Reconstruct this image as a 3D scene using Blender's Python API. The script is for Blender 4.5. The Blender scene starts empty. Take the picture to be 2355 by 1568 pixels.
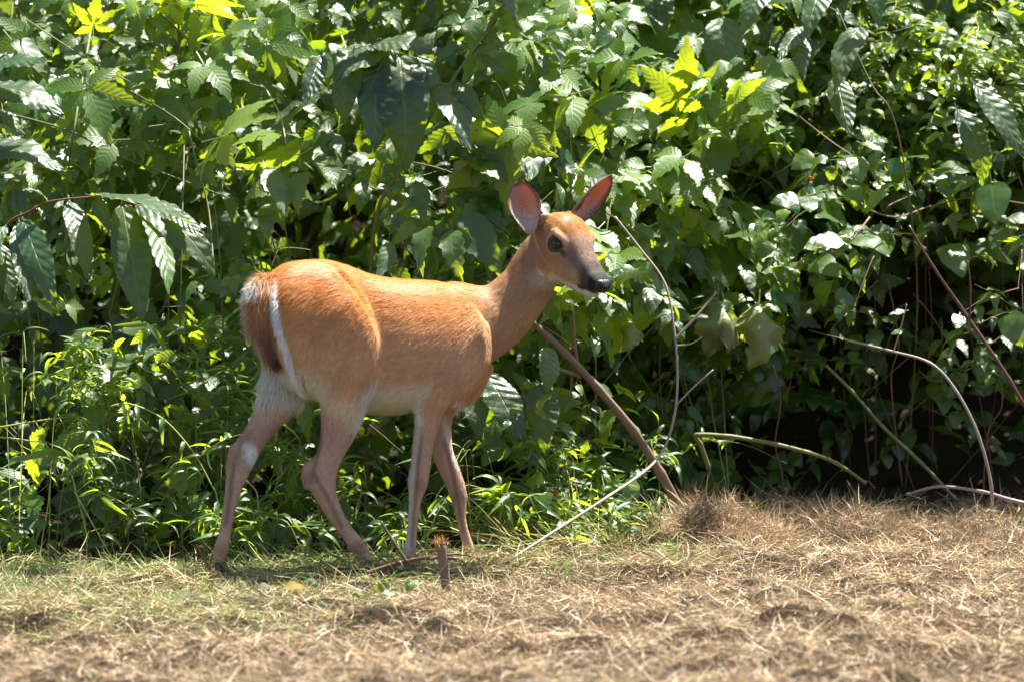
import bpy, bmesh, math, random
import numpy as np
from mathutils import Vector, Matrix, noise

random.seed(7)
RNG = np.random.default_rng(7)
scene = bpy.context.scene
COL = scene.collection

# ------------------------------------------------------------------ camera
S = 1.33e-3                 # metres per measuring unit at the deer's distance
CAM_D, CAM_H = 18.0, 1.6    # the photographer stands 18 m back, eye height
FRAME_W = 2355 * S
cam_data = bpy.data.cameras.new("camera")
cam = bpy.data.objects.new("camera", cam_data)
COL.objects.link(cam)
cam.location = (0, -CAM_D, CAM_H)
cam.rotation_euler = (math.radians(90), 0, 0)
cam_data.sensor_width = 36
cam_data.lens = 36 * CAM_D / FRAME_W
cam_data.shift_y = ((1300 - 784) * S - CAM_H) / FRAME_W
cam_data.clip_start = 0.5
cam_data.clip_end = 400
cam_data.dof.use_dof = True
cam_data.dof.focus_distance = CAM_D + 0.2
cam_data.dof.aperture_fstop = 4.0
scene.camera = cam

# ------------------------------------------------------------------ light
SUN_EL, SUN_AZ = math.radians(67), math.radians(37)   # azimuth measured from +X towards +Y (behind the hedge, to the right)
sun_dir = Vector((math.cos(SUN_EL) * math.cos(SUN_AZ), math.cos(SUN_EL) * math.sin(SUN_AZ), math.sin(SUN_EL)))
world = bpy.data.worlds.new("World")
scene.world = world
world.use_nodes = True
wn = world.node_tree
sky = wn.nodes.new("ShaderNodeTexSky")
sky.sky_type = 'NISHITA'
sky.sun_disc = False
sky.sun_elevation = SUN_EL
sky.sun_rotation = math.atan2(sun_dir.x, sun_dir.y)
bg = wn.nodes["Background"]
bg.inputs["Strength"].default_value = 0.058
wn.links.new(sky.outputs[0], bg.inputs["Color"])
sd = bpy.data.lights.new("sun", 'SUN')
sd.energy = 5.0
sd.angle = math.radians(0.53)
sd.color = (1.0, 0.95, 0.86)
sun = bpy.data.objects.new("sun", sd)
COL.objects.link(sun)
sun.location = sun_dir * 30
sun.rotation_euler = sun_dir.to_track_quat('Z', 'Y').to_euler()
scene.view_settings.view_transform = 'Standard'
scene.view_settings.look = 'None'
scene.view_settings.gamma = 1.0
scene.view_settings.exposure = 2.08
scene.cycles.use_denoising = True
scene.cycles.max_bounces = 6
scene.cycles.diffuse_bounces = 2
scene.cycles.transmission_bounces = 3
scene.cycles.transparent_max_bounces = 8
scene.cycles.caustics_reflective = False
scene.cycles.caustics_refractive = False

# ------------------------------------------------------------------ helpers
CAMV = Vector((0, -CAM_D, CAM_H))
def P(u, v, Y=0.0):
    """world point measured from the photograph at depth Y (metres)"""
    p = Vector(((u - 1177.5) * S, 0, (1300 - v) * S))
    return CAMV + (p - CAMV) * ((CAM_D + Y) / CAM_D)
def PW(u, v, w):
    return P(u, v, w * S)
def unproj(co):
    """array (n,3) -> u, v measured at the deer's plane"""
    k = CAM_D / (co[:, 1] + CAM_D)
    x = co[:, 0] * k
    z = CAM_H + (co[:, 2] - CAM_H) * k
    return x / S + 1177.5, 1300 - z / S

def props(o, label=None, category=None, group=None, kind=None):
    if label: o["label"] = label
    if category: o["category"] = category
    if group: o["group"] = group
    if kind: o["kind"] = kind
    return o
def empty(name, loc=(0, 0, 0)):
    o = bpy.data.objects.new(name, None)
    o.location = loc
    o.empty_display_size = 0.05
    COL.objects.link(o)
    return o
def link(name, mesh, parent=None, mat=None):
    o = bpy.data.objects.new(name, mesh)
    COL.objects.link(o)
    if mat and not mesh.materials:
        mesh.materials.append(mat)
    if parent:
        o.parent = parent
        o.matrix_parent_inverse = Matrix.Translation(-parent.location)
    return o
def mesh_from(name, verts, faces, smooth=True):
    me = bpy.data.meshes.new(name)
    me.from_pydata([tuple(v) for v in verts], [], faces)
    if smooth:
        me.polygons.foreach_set("use_smooth", [True] * len(me.polygons))
    me.update()
    return me
def fast_mesh(name, verts, tris, smooth=True):
    """numpy verts (n,3), tris (m,3)"""
    me = bpy.data.meshes.new(name)
    n, m = len(verts), len(tris)
    me.vertices.add(n)
    me.vertices.foreach_set("co", np.ascontiguousarray(verts, dtype=np.float32).ravel())
    me.loops.add(m * 3)
    me.loops.foreach_set("vertex_index", np.ascontiguousarray(tris, dtype=np.int32).ravel())
    me.polygons.add(m)
    me.polygons.foreach_set("loop_start", np.arange(0, m * 3, 3, dtype=np.int32))
    me.polygons.foreach_set("loop_total", np.full(m, 3, dtype=np.int32))
    me.polygons.foreach_set("use_smooth", np.full(m, smooth, dtype=bool))
    me.update(calc_edges=True)
    return me
def point_attr(me, name, data, kind='FLOAT'):
    a = me.attributes.new(name, kind, 'POINT')
    a.data.foreach_set("color" if kind == 'FLOAT_COLOR' else "value", np.ascontiguousarray(data, dtype=np.float32).ravel())
def srgb(r, g, b):
    f = lambda c: (c / 255 / 12.92) if c / 255 <= 0.04045 else ((c / 255 + 0.055) / 1.055) ** 2.4
    return (f(r), f(g), f(b))

class NT:
    """small node-tree builder"""
    def __init__(self, name):
        self.mat = bpy.data.materials.new(name)
        self.mat.use_nodes = True
        self.t = self.mat.node_tree
        self.t.nodes.clear()
        self.out = self.t.nodes.new("ShaderNodeOutputMaterial")
    def n(self, typ, ins=None, **attrs):
        nd = self.t.nodes.new("ShaderNode" + typ)
        for k, v in attrs.items():
            setattr(nd, k, v)
        for k, v in (ins or {}).items():
            s = nd.inputs[k]
            if hasattr(v, "node") or hasattr(v, "is_linked"):
                self.t.links.new(v, s)
            else:
                s.default_value = v
        return nd
    def math(self, op, a, b=0.0, c=None):
        ins = {0: a, 1: b}
        if c is not None: ins[2] = c
        return self.n("Math", ins, operation=op).outputs[0]
    def mix(self, f, a, b, blend='MIX'):
        nd = self.n("Mix", None, data_type='RGBA', blend_type=blend)
        for i, v in ((0, f), (6, a), (7, b)):
            if hasattr(v, "is_linked"): self.t.links.new(v, nd.inputs[i])
            else: nd.inputs[i].default_value = v if i == 0 else (tuple(v) + (1,))[:4]
        return nd.outputs[2]
    def ramp(self, fac, stops):
        nd = self.n("ValToRGB", {0: fac})
        el = nd.color_ramp.elements
        while len(el) < len(stops): el.new(0.5)
        for e, (p, c) in zip(el, stops):
            e.position = p; e.color = tuple(c) + (1,)
        return nd.outputs[0]
    def finish(self, shader):
        self.t.links.new(shader, self.out.inputs[0])
        return self.mat

# ------------------------------------------------------------------ lofting
def catmull(pts, sub):
    """pts: list of equal length float arrays"""
    pts = [np.array(p, float) for p in pts]
    out = []
    for i in range(len(pts) - 1):
        p0 = pts[max(i - 1, 0)]; p1 = pts[i]; p2 = pts[i + 1]; p3 = pts[min(i + 2, len(pts) - 1)]
        for k in range(sub):
            t = k / sub
            out.append(0.5 * ((2 * p1) + (-p0 + p2) * t + (2 * p0 - 5 * p1 + 4 * p2 - p3) * t * t + (-p0 + 3 * p1 - 3 * p2 + p3) * t ** 3))
    out.append(pts[-1])
    return out
def add_loft(V, F, secs, n=20, egg=0.0, power=2.0, cap=0.35):
    """secs: list of (centre, half vector a, half vector b) numpy; closed tube with rounded ends"""
    secs = list(secs)
    if cap:
        def endsec(c, nb):
            d = c[0] - nb[0]; L = np.linalg.norm(d) + 1e-9
            r = min(np.linalg.norm(c[1]), np.linalg.norm(c[2]))
            e = d / L
            return [(c[0] + e * r * cap * 0.6, c[1] * 0.82, c[2] * 0.82), (c[0] + e * r * cap, c[1] * 0.5, c[2] * 0.5)]
        secs = endsec(secs[0], secs[1])[::-1] + secs + endsec(secs[-1], secs[-2])
    base = len(V)
    for c, a, b in secs:
        for k in range(n):
            th = 2 * math.pi * k / n
            ca, sa = math.cos(th), math.sin(th)
            ex = 2.0 / power
            ca2 = math.copysign(abs(ca) ** ex, ca); sa2 = math.copysign(abs(sa) ** ex, sa)
            V.append(c + a * ca2 + b * sa2 * (1 + egg * ca))
    m = len(secs)
    for i in range(m - 1):
        for k in range(n):
            k2 = (k + 1) % n
            F.append((base + i * n + k, base + i * n + k2, base + (i + 1) * n + k2, base + (i + 1) * n + k))
    F.append(tuple(base + k for k in range(n))[::-1])
    F.append(tuple(base + (m - 1) * n + k for k in range(n)))
# ------------------------------------------------------------------ the deer
npv = lambda v: np.array(v, float)
YAW = math.radians(15)
LAT = np.array((math.sin(YAW), -math.cos(YAW), 0.0))      # towards the camera
def midw(u): return (u - 850) * 0.27
def V3(u, v, w): return npv(PW(u, v, w))
DV, DF = [], []
# trunk: (u, v top, v bottom, half width)
trunk = [(584, 672, 745, 40), (604, 650, 800, 60), (630, 624, 845, 78), (660, 606, 880, 90), (700, 599, 905, 96), (750, 598, 925, 100), (800, 611, 940, 94),
         (850, 630, 951, 100), (900, 640, 953, 110), (950, 643, 946, 109), (1000, 646, 935, 102), (1050, 655, 925, 90),
         (1085, 664, 905, 76), (1112, 672, 870, 60), (1128, 690, 830, 42)]
secs = []
for u, vt, vb, hw in catmull(trunk, 2):
    c = V3(u, (vt + vb) / 2, midw(u))
    secs.append((c, np.array((0, 0, (vb - vt) / 2 * S)), LAT * hw * S))
add_loft(DV, DF, secs, n=28, egg=-0.10, power=2.15)
def limb(path, n=18, cap=0.5, sub=2):
    """path: (u, v, w, half width in the picture plane, half thickness in depth)"""
    pts = catmull(path, sub)
    secs = []
    for i, p in enumerate(pts):
        q0 = pts[max(i - 1, 0)]; q1 = pts[min(i + 1, len(pts) - 1)]
        t = np.array((q1[0] - q0[0], q1[1] - q0[1])); t /= np.linalg.norm(t) + 1e-9
        a = np.array((t[1], 0, t[0])) * p[3] * S      # perpendicular to the run of the limb
        b = LAT * p[4] * S
        secs.append((V3(p[0], p[1], p[2]), a, b))
    add_loft(DV, DF, secs, n=n, cap=cap)
near_hind = [(712, 650, -70, 66, 36), (738, 720, -95, 94, 46), (768, 800, -93, 106, 50), (788, 865, -85, 84, 47), (792, 915, -79, 60, 41),
             (786, 960, -66, 48, 34), (772, 1010, -62, 35, 26), (754, 1055, -58, 30, 20), (738, 1092, -56, 37, 20), (747, 1130, -56, 29, 18),
             (766, 1174, -55, 22, 14), (797, 1221, -54, 17, 12), (820, 1252, -53, 22, 17), (834, 1276, -52, 18, 15), (842, 1292, -51, 17, 15)]
far_hind = [(680, 760, 40, 80, 40), (668, 850, 34, 66, 40), (645, 905, 22, 52, 36), (618, 956, 8, 37, 29), (586, 1003, -8, 28, 22), (558, 1048, -22, 32, 19), (547, 1081, -28, 27, 18),
            (540, 1112, -32, 22, 16), (526, 1174, -37, 15, 13), (516, 1232, -41, 15, 14), (508, 1262, -43, 19, 16), (503, 1282, -45, 15, 14), (502, 1298, -45, 15, 14)]
near_fore = [(1036, 690, 14, 40, 16), (1056, 755, -12, 60, 30), (1066, 820, -26, 62, 38), (1040, 868, -28, 52, 35), (1008, 902, -28, 38, 28), (988, 950, -26, 31, 21),
             (976, 1003, -24, 25, 18), (967, 1065, -22, 22, 15), (961, 1108, -20, 23, 18), (956, 1138, -20, 17, 14), (951, 1180, -19, 13, 11), (946, 1237, -18, 13, 11),
             (942, 1264, -18, 17, 14), (946, 1288, -17, 14, 13), (950, 1302, -17, 14, 13)]
far_fore = [(1050, 800, 112, 50, 30), (1035, 880, 112, 44, 28), (1014, 950, 108, 29, 22), (1012, 1003, 106, 25, 18), (1021, 1050, 106, 24, 16), (1040, 1096, 107, 22, 15),
            (1054, 1136, 107, 21, 17), (1060, 1190, 107, 12, 11), (1071, 1237, 108, 13, 11), (1080, 1266, 108, 15, 13), (1087, 1288, 108, 12, 12), (1091, 1302, 108, 12, 12)]
for pth in (near_hind, far_hind, near_fore, far_fore):
    limb([(a_, b_, c_, d_ * (0.92 if b_ > 1110 else 1.0), e_ * (0.92 if b_ > 1110 else 1.0)) for a_, b_, c_, d_, e_ in pth])
limb([(714, 1070, -56, 16, 12), (707, 1092, -56, 14, 12), (714, 1112, -56, 16, 13)], n=12)       # point of the near hock
limb([(545, 1028, -22, 16, 12), (537, 1050, -25, 14, 11), (538, 1075, -26, 16, 12)], n=12)       # point of the far hock
limb([(774, 626, -60, 18, 12), (790, 645, -66, 18, 13), (804, 668, -73, 20, 15), (826, 700, -80, 20, 16), (850, 760, -86, 22, 18), (866, 820, -84, 22, 20), (862, 862, -80, 20, 18)], n=12)   # front edge of the thigh
limb([(1082, 760, -2, 44, 30), (1098, 812, -6, 34, 32), (1086, 855, -12, 36, 32)], n=14)     # point of the shoulder
limb([(1060, 800, 90, 60, 30), (1085, 850, 80, 50, 30), (1062, 905, 70, 34, 34)], n=14)         # brisket, far side
neck = [(1050, 752, 50, 106, 74), (1098, 744, 58, 96, 66), (1150, 722, 62, 76, 50), (1186, 688, 62, 66, 44), (1214, 652, 62, 60, 41), (1234, 612, 60, 57, 40), (1250, 575, 60, 48, 38), (1262, 548, 60, 36, 32)]
limb(neck, n=22)
# head, built along its own axes
PSI, PIT = math.radians(50), math.radians(25)
HO = V3(1267, 537, 60)
Hf = np.array((math.cos(PIT) * math.cos(PSI), -math.cos(PIT) * math.sin(PSI), -math.sin(PIT)))
Hu = np.array((math.sin(PIT) * math.cos(PSI), -math.sin(PIT) * math.sin(PSI), math.cos(PIT)))
Hr = np.array((-math.sin(PSI), -math.cos(PSI), 0.0))
def HP(x, y, z): return HO + (Hf * x + Hr * y + Hu * z) * S
def head_loft(rows, n=22, egg=0.2, power=2.1, sub=2):
    secs = []
    for x, zt, zb, hw in catmull(rows, sub):
        secs.append((HP(x, 0, (zt + zb) / 2), Hu * (zt - zb) / 2 * S, Hr * hw * S))
    add_loft(DV, DF, secs, n=n, egg=egg, power=power)
head_loft([(-28, 34, -40, 30), (0, 54, -55, 42), (25, 66, -68, 49), (55, 70, -80, 55), (80, 62, -85, 54), (105, 44, -82, 44), (135, 25, -76, 35),
           (165, 9, -66, 31), (190, -3, -53, 29), (208, -8, -46, 27), (219, -15, -42, 20)])
head_loft([(120, -50, -80, 24), (160, -52, -75, 22), (186, -52, -70, 20), (200, -53, -66, 16)], n=14, egg=0, sub=1)      # lower jaw
for sgn in (1, -1):
    def hl(pts, n=12):
        secs = []
        pp = [np.array(p, float) for p in pts]
        for i, p in enumerate(pp):
            secs.append((HP(p[0], sgn * p[1], p[2]), Hu * p[3] * S, Hr * p[4] * S))
        add_loft(DV, DF, secs, n=n)
    hl([(50, 40, 34, 10, 12), (68, 47, 37, 9, 12), (88, 46, 32, 8, 10), (102, 38, 24, 7, 8)])          # brow
    hl([(60, 40, -9, 9, 12), (80, 43, -10, 8, 11), (100, 38, -6, 8, 9), (124, 30, -12, 11, 8)])         # cheek bone under the eye
    hl([(20, 30, -40, 28, 16), (50, 34, -46, 28, 16), (80, 32, -50, 22, 13)])                         # jaw muscle
    hl([(178, 18, -28, 14, 10), (196, 19, -28, 14, 9), (212, 15, -28, 10, 8)])                        # upper lip
    if sgn == 1: hl([(14, 20, 34, 24, 20), (2, 38, 32, 22, 16), (-2, 45, 22, 11, 8)])                # ear roots
    else: hl([(14, 20, 40, 20, 18), (6, 34, 44, 16, 12)])
raw = mesh_from("deer_raw", DV, DF)
bm = bmesh.new(); bm.from_mesh(raw); bmesh.ops.recalc_face_normals(bm, faces=bm.faces); bm.to_mesh(raw); bm.free()
tmp = bpy.data.objects.new("deer_tmp", raw); COL.objects.link(tmp)
md = tmp.modifiers.new("r", 'REMESH'); md.mode = 'VOXEL'; md.voxel_size = 0.0042; md.adaptivity = 0
dg = bpy.context.evaluated_depsgraph_get()
body_me = bpy.data.meshes.new_from_object(tmp.evaluated_get(dg))
bpy.data.objects.remove(tmp); bpy.data.meshes.remove(raw)
body_me.name = "body"
def smooth_body(me):
    n = len(me.vertices); ne = len(me.edges)
    c = np.empty(n * 3, np.float32); me.vertices.foreach_get("co", c); c = c.reshape(-1, 3).astype(float)
    e = np.empty(ne * 2, np.int32); me.edges.foreach_get("vertices", e); e = e.reshape(-1, 2)
    deg = np.bincount(e.ravel(), minlength=n)[:, None]
    u, v = unproj(c)
    trunk_w = np.where((u < 1190) & (v < 900), 1.0, np.where((u < 1190) & (v < 980), 0.5, 0.0))
    for it in range(18):
        acc = np.stack([np.bincount(e[:, 0], c[e[:, 1], k], n) + np.bincount(e[:, 1], c[e[:, 0], k], n) for k in range(3)], 1) / deg
        f = 0.5 if it < 5 else 0.5 * trunk_w[:, None]
        c = c + (acc - c) * f
    me.vertices.foreach_set("co", c.astype(np.float32).ravel()); me.update()
smooth_body(body_me)

# colour of the coat as it grows on the animal
def lerp(a, b, t):
    t = np.clip(t, 0, 1)[:, None]
    return a * (1 - t) + np.array(b) * t
def seg_dist(u, v, poly):
    d = np.full(len(u), 1e9)
    for (x0, y0), (x1, y1) in zip(poly[:-1], poly[1:]):
        dx, dy = x1 - x0, y1 - y0
        t = np.clip(((u - x0) * dx + (v - y0) * dy) / (dx * dx + dy * dy), 0, 1)
        d = np.minimum(d, np.hypot(u - x0 - t * dx, v - y0 - t * dy))
    return d
def sm(a, b, x): 
    t = np.clip((x - a) / (b - a), 0, 1); return t * t * (3 - 2 * t)
ORANGE = (0.60, 0.242, 0.060); TAN = (0.69, 0.395, 0.215); LEG = (0.60, 0.375, 0.275); NECK = (0.48, 0.265, 0.130); GREY = (0.33, 0.21, 0.14)
CREAM = (0.80, 0.70, 0.54); WHITE = (0.80, 0.77, 0.72); BLACK = (0.012, 0.010, 0.011); DARK = (0.085, 0.042, 0.022)
def vnoise(co, sc, seed=0):
    k = RNG.__class__ and np.random.default_rng(seed)
    out = np.zeros(len(co))
    for i in range(6):
        d = k.normal(size=3) * sc * (0.6 + 0.3 * i); ph = k.uniform(0, 6.28)
        out += np.sin(co @ d + ph + 1.5 * np.sin(co @ (d[[1, 2, 0]] * 0.7) + ph * 2))
    return out / 6
def coat_colour(co, nrm):
    u, v = unproj(co)
    n = len(u)
    c = np.tile(np.array(TAN), (n, 1))
    nz = nrm[:, 2]
    back = 640 + 0.02 * (u - 600)
    c = lerp(c, ORANGE, 1 - sm(back + 30, back + 190, v))
    # patchy summer coat
    c *= (1 + 0.13 * vnoise(co, 26, 3) + 0.10 * vnoise(co, 60, 4))[:, None]
    # legs
    c = lerp(c, LEG, sm(900, 1010, v))
    c = lerp(c, (0.50, 0.26, 0.14), sm(1150, 1260, v) * 0.4)
    # tendon grooves and joints, their shade put into the coat colour
    for poly in ([(968, 1000), (962, 1060), (958, 1110), (950, 1180), (945, 1250)], [(742, 960), (738, 1020), (722, 1080), (752, 1140), (784, 1205)], [(600, 960), (560, 1010), (540, 1060), (532, 1120), (520, 1200)], [(1022, 1010), (1040, 1080), (1052, 1140), (1066, 1220)]):
        c = lerp(c, (0.20, 0.105, 0.062), 0.62 * sm(9, 1, seg_dist(u, v, poly)) * sm(960, 1020, v))
    for ju, jv in ((961, 1110), (1055, 1140), (712, 1095), (536, 1055), (822, 1255), (508, 1262)):
        c = lerp(c, (0.24, 0.125, 0.07), 0.45 * sm(26, 6, np.hypot(u - ju, v - jv)))
    # belly and groin
    torso = (v > 840) & (v < 990) & (u > 690) & (u < 1000)
    c = lerp(c, CREAM, torso * sm(-0.15, -0.55, nz))
    c = lerp(c, CREAM, ((u > 835) & (u < 975) & (v < 970)) * sm(885, 915, v) )
    c = lerp(c, CREAM, ((v > 905) & (v < 960)) * sm(24, 8, np.hypot((u - 722) * 0.8, v - 930)))
    # pale edges of the limbs, inside of the legs
    c = lerp(c, WHITE, 0.7 * sm(11, 3, seg_dist(u, v, [(862, 880), (845, 930), (826, 985), (800, 1050)])) * (nrm[:, 0] > 0.2))  # highlight on the near hind leg's front edge, painted white
    c = lerp(c, WHITE, 0.5 * sm(14, 4, seg_dist(u, v, [(975, 900), (962, 960), (956, 1010), (948, 1070), (944, 1130), (938, 1190), (934, 1270)])) * (u < 985))
    c = lerp(c, WHITE, 0.55 * sm(10, 4, seg_dist(u, v, [(1022, 960), (1035, 1020), (1050, 1070)])))
    # far hind leg, white tuft inside the hock
    inner = (u < 700) & (v > 850) & (v < 1060)
    c = lerp(c, (0.48, 0.31, 0.23), inner * 0.6)
    c = lerp(c, WHITE, (v < 1100) * sm(25, 9, np.hypot((u - 580) * 0.95, (v - 1042) * 0.66 - (u - 580) * 0.3) + 5 * vnoise(co, 160, 5)))
    # rump under the tail
    rump = (u < 695) & (v > 800)
    c = lerp(c, CREAM, rump * sm(0, 25, 690 - u) * sm(815, 850, v) * sm(990, 860, v))
    c = lerp(c, DARK, ((u < 640) & (v > 690)) * sm(850, 760, v) * 0.5)
    c = lerp(c, (0.92, 0.90, 0.88), sm(9, 4, seg_dist(u, v, [(634, 652), (637, 700), (643, 745), (656, 790), (673, 840), (687, 890), (692, 930)])))
    # neck
    nk = sm(1085, 1140, u) * sm(860, 800, v)
    c = lerp(c, NECK, nk)
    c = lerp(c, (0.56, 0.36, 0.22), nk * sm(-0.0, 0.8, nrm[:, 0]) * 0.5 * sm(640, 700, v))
    c = lerp(c, DARK, 0.35 * nk * sm(14, 3, seg_dist(u, v, [(1208, 560), (1212, 610), (1216, 640)])))
    # head
    h = np.stack([(co - HO) @ Hf, (co - HO) @ Hr, (co - HO) @ Hu], 1) / S
    hx, hy, hz = h.T
    inh = (hx < 260) & (np.abs(hy) < 90) & (hz < 95)
    m = inh * sm(-30, 30, hx) * sm(-118, -84, hz)
    c = lerp(c, (0.42, 0.235, 0.125), m)
    c = lerp(c, (0.50, 0.225, 0.065), m * sm(20, 45, hz) * sm(110, 80, hx))                       # warm forehead
    c = lerp(c, GREY, m * sm(85, 125, hx) * 0.8)
    c = lerp(c, (0.50, 0.36, 0.25), m * 0.7 * sm(60, 95, hx) * sm(-18, -38, hz) * sm(180, 150, hx))
    c = lerp(c, (0.50, 0.34, 0.22), m * 0.75 * sm(9, 3, np.abs(hx - 178 + 0.2 * hz)) * sm(4, -8, hz))
    c = c * (1 + 0.14 * m * vnoise(co, 300, 9))[:, None]
    c = lerp(c, (0.19, 0.125, 0.095), m * 0.85 * sm(95, 125, hx) * sm(-5, 8, hz - (60 - 0.42 * hx) + 14))  # dark bridge of the nose
    c = lerp(c, (0.60, 0.44, 0.30), m * sm(32, 20, np.hypot(hx - 78, (hz - 16) * 1.1)) * 0.8)     # pale ring round the eye
    c = lerp(c, (0.07, 0.045, 0.035), m * sm(21, 17, np.hypot((hx - 80) * 0.85, hz - 14)))
    c = lerp(c, (0.10, 0.06, 0.045), m * sm(7, 2, seg_dist(hx, hz, [(92, 12), (112, 0)])))        # tear line
    c = lerp(c, CREAM, m * sm(-50, -72, hz) * 0.8 * sm(20, 80, hx))                                               # throat and chin
    c = lerp(c, (0.05, 0.034, 0.03), m * sm(8, 4, seg_dist(hx, hz, [(165, -52), (180, -50), (215, -50)])) * (hx > 150))
    c = lerp(c, (0.55, 0.48, 0.40), m * sm(176, 184, hx) * sm(-52, -55, hz))
    c = lerp(c, (0.42, 0.32, 0.25), m * sm(11, 5, np.hypot(hx - 168, hz + 40)))
    c = lerp(c, (0.06, 0.045, 0.042), m * sm(150, 178, hx) * sm(-50, -44, hz))
    c = lerp(c, BLACK, m * sm(188, 197, hx) * sm(-48, -42, hz))
    return np.clip(c, 0.004, 0.95), h
nv = len(body_me.vertices)
co = np.empty(nv * 3, np.float32); body_me.vertices.foreach_get("co", co); co = co.reshape(-1, 3).astype(float)
nr = np.empty(nv * 3, np.float32); body_me.vertex_normals.foreach_get("vector", nr); nr = nr.reshape(-1, 3).astype(float)
colr, hloc = coat_colour(co, nr)
a = body_me.attributes.new("coat", 'FLOAT_COLOR', 'POINT')
a.data.foreach_set("color", np.concatenate([colr, np.ones((nv, 1))], 1).astype(np.float32).ravel())
body_me.polygons.foreach_set("use_smooth", np.ones(len(body_me.polygons), bool))

k = NT("coat_skin")
ca = k.n("Attribute", attribute_name="coat")
nz_ = k.n("TexNoise", {"Scale": 220.0, "Detail": 3.0})
bp_ = k.n("Bump", {"Height": nz_.outputs[0], "Strength": 0.25, "Distance": 0.003})
pb = k.n("BsdfPrincipled", {"Base Color": ca.outputs[0], "Roughness": 0.75, "Specular IOR Level": 0.2, "Normal": bp_.outputs[0]})
M_SKIN = k.finish(pb.outputs[0])
k = NT("coat_hair")
ca = k.n("Attribute", attribute_name="coat")
pb = k.n("BsdfPrincipled", {"Base Color": ca.outputs[0], "Roughness": 0.5, "Specular IOR Level": 0.35})
tr = k.n("BsdfTranslucent", {"Color": ca.outputs[0]})
M_HAIR = k.finish(k.n("MixShader", {0: 0.28, 1: pb.outputs[0], 2: tr.outputs[0]}).outputs[0])
k = NT("wet_black")
nz_ = k.n("TexNoise", {"Scale": 700.0, "Detail": 2.0})
bp_ = k.n("Bump", {"Height": nz_.outputs[0], "Strength": 0.5, "Distance": 0.001})
pb = k.n("BsdfPrincipled", {"Base Color": (0.012, 0.010, 0.012, 1), "Roughness": 0.28, "Normal": bp_.outputs[0]})
M_NOSE = k.finish(pb.outputs[0])
k = NT("eye_gloss")
pb = k.n("BsdfPrincipled", {"Base Color": (0.004, 0.003, 0.003, 1), "Roughness": 0.05, "Specular IOR Level": 0.5, "IOR": 1.5})
M_EYE = k.finish(pb.outputs[0])
k = NT("hoof_horn")
nz_ = k.n("TexNoise", {"Scale": 90.0, "Detail": 4.0})
pb = k.n("BsdfPrincipled", {"Base Color": k.ramp(nz_.outputs[0], [(0.3, (0.02, 0.016, 0.013)), (0.7, (0.06, 0.045, 0.035))]), "Roughness": 0.4})
M_HOOF = k.finish(pb.outputs[0])

deer = empty("deer", PW(800, 1302, -15))
props(deer, "reddish tan doe walking beside the hedge with her head turned", "deer")
link("body", body_me, deer, M_SKIN)

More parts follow.
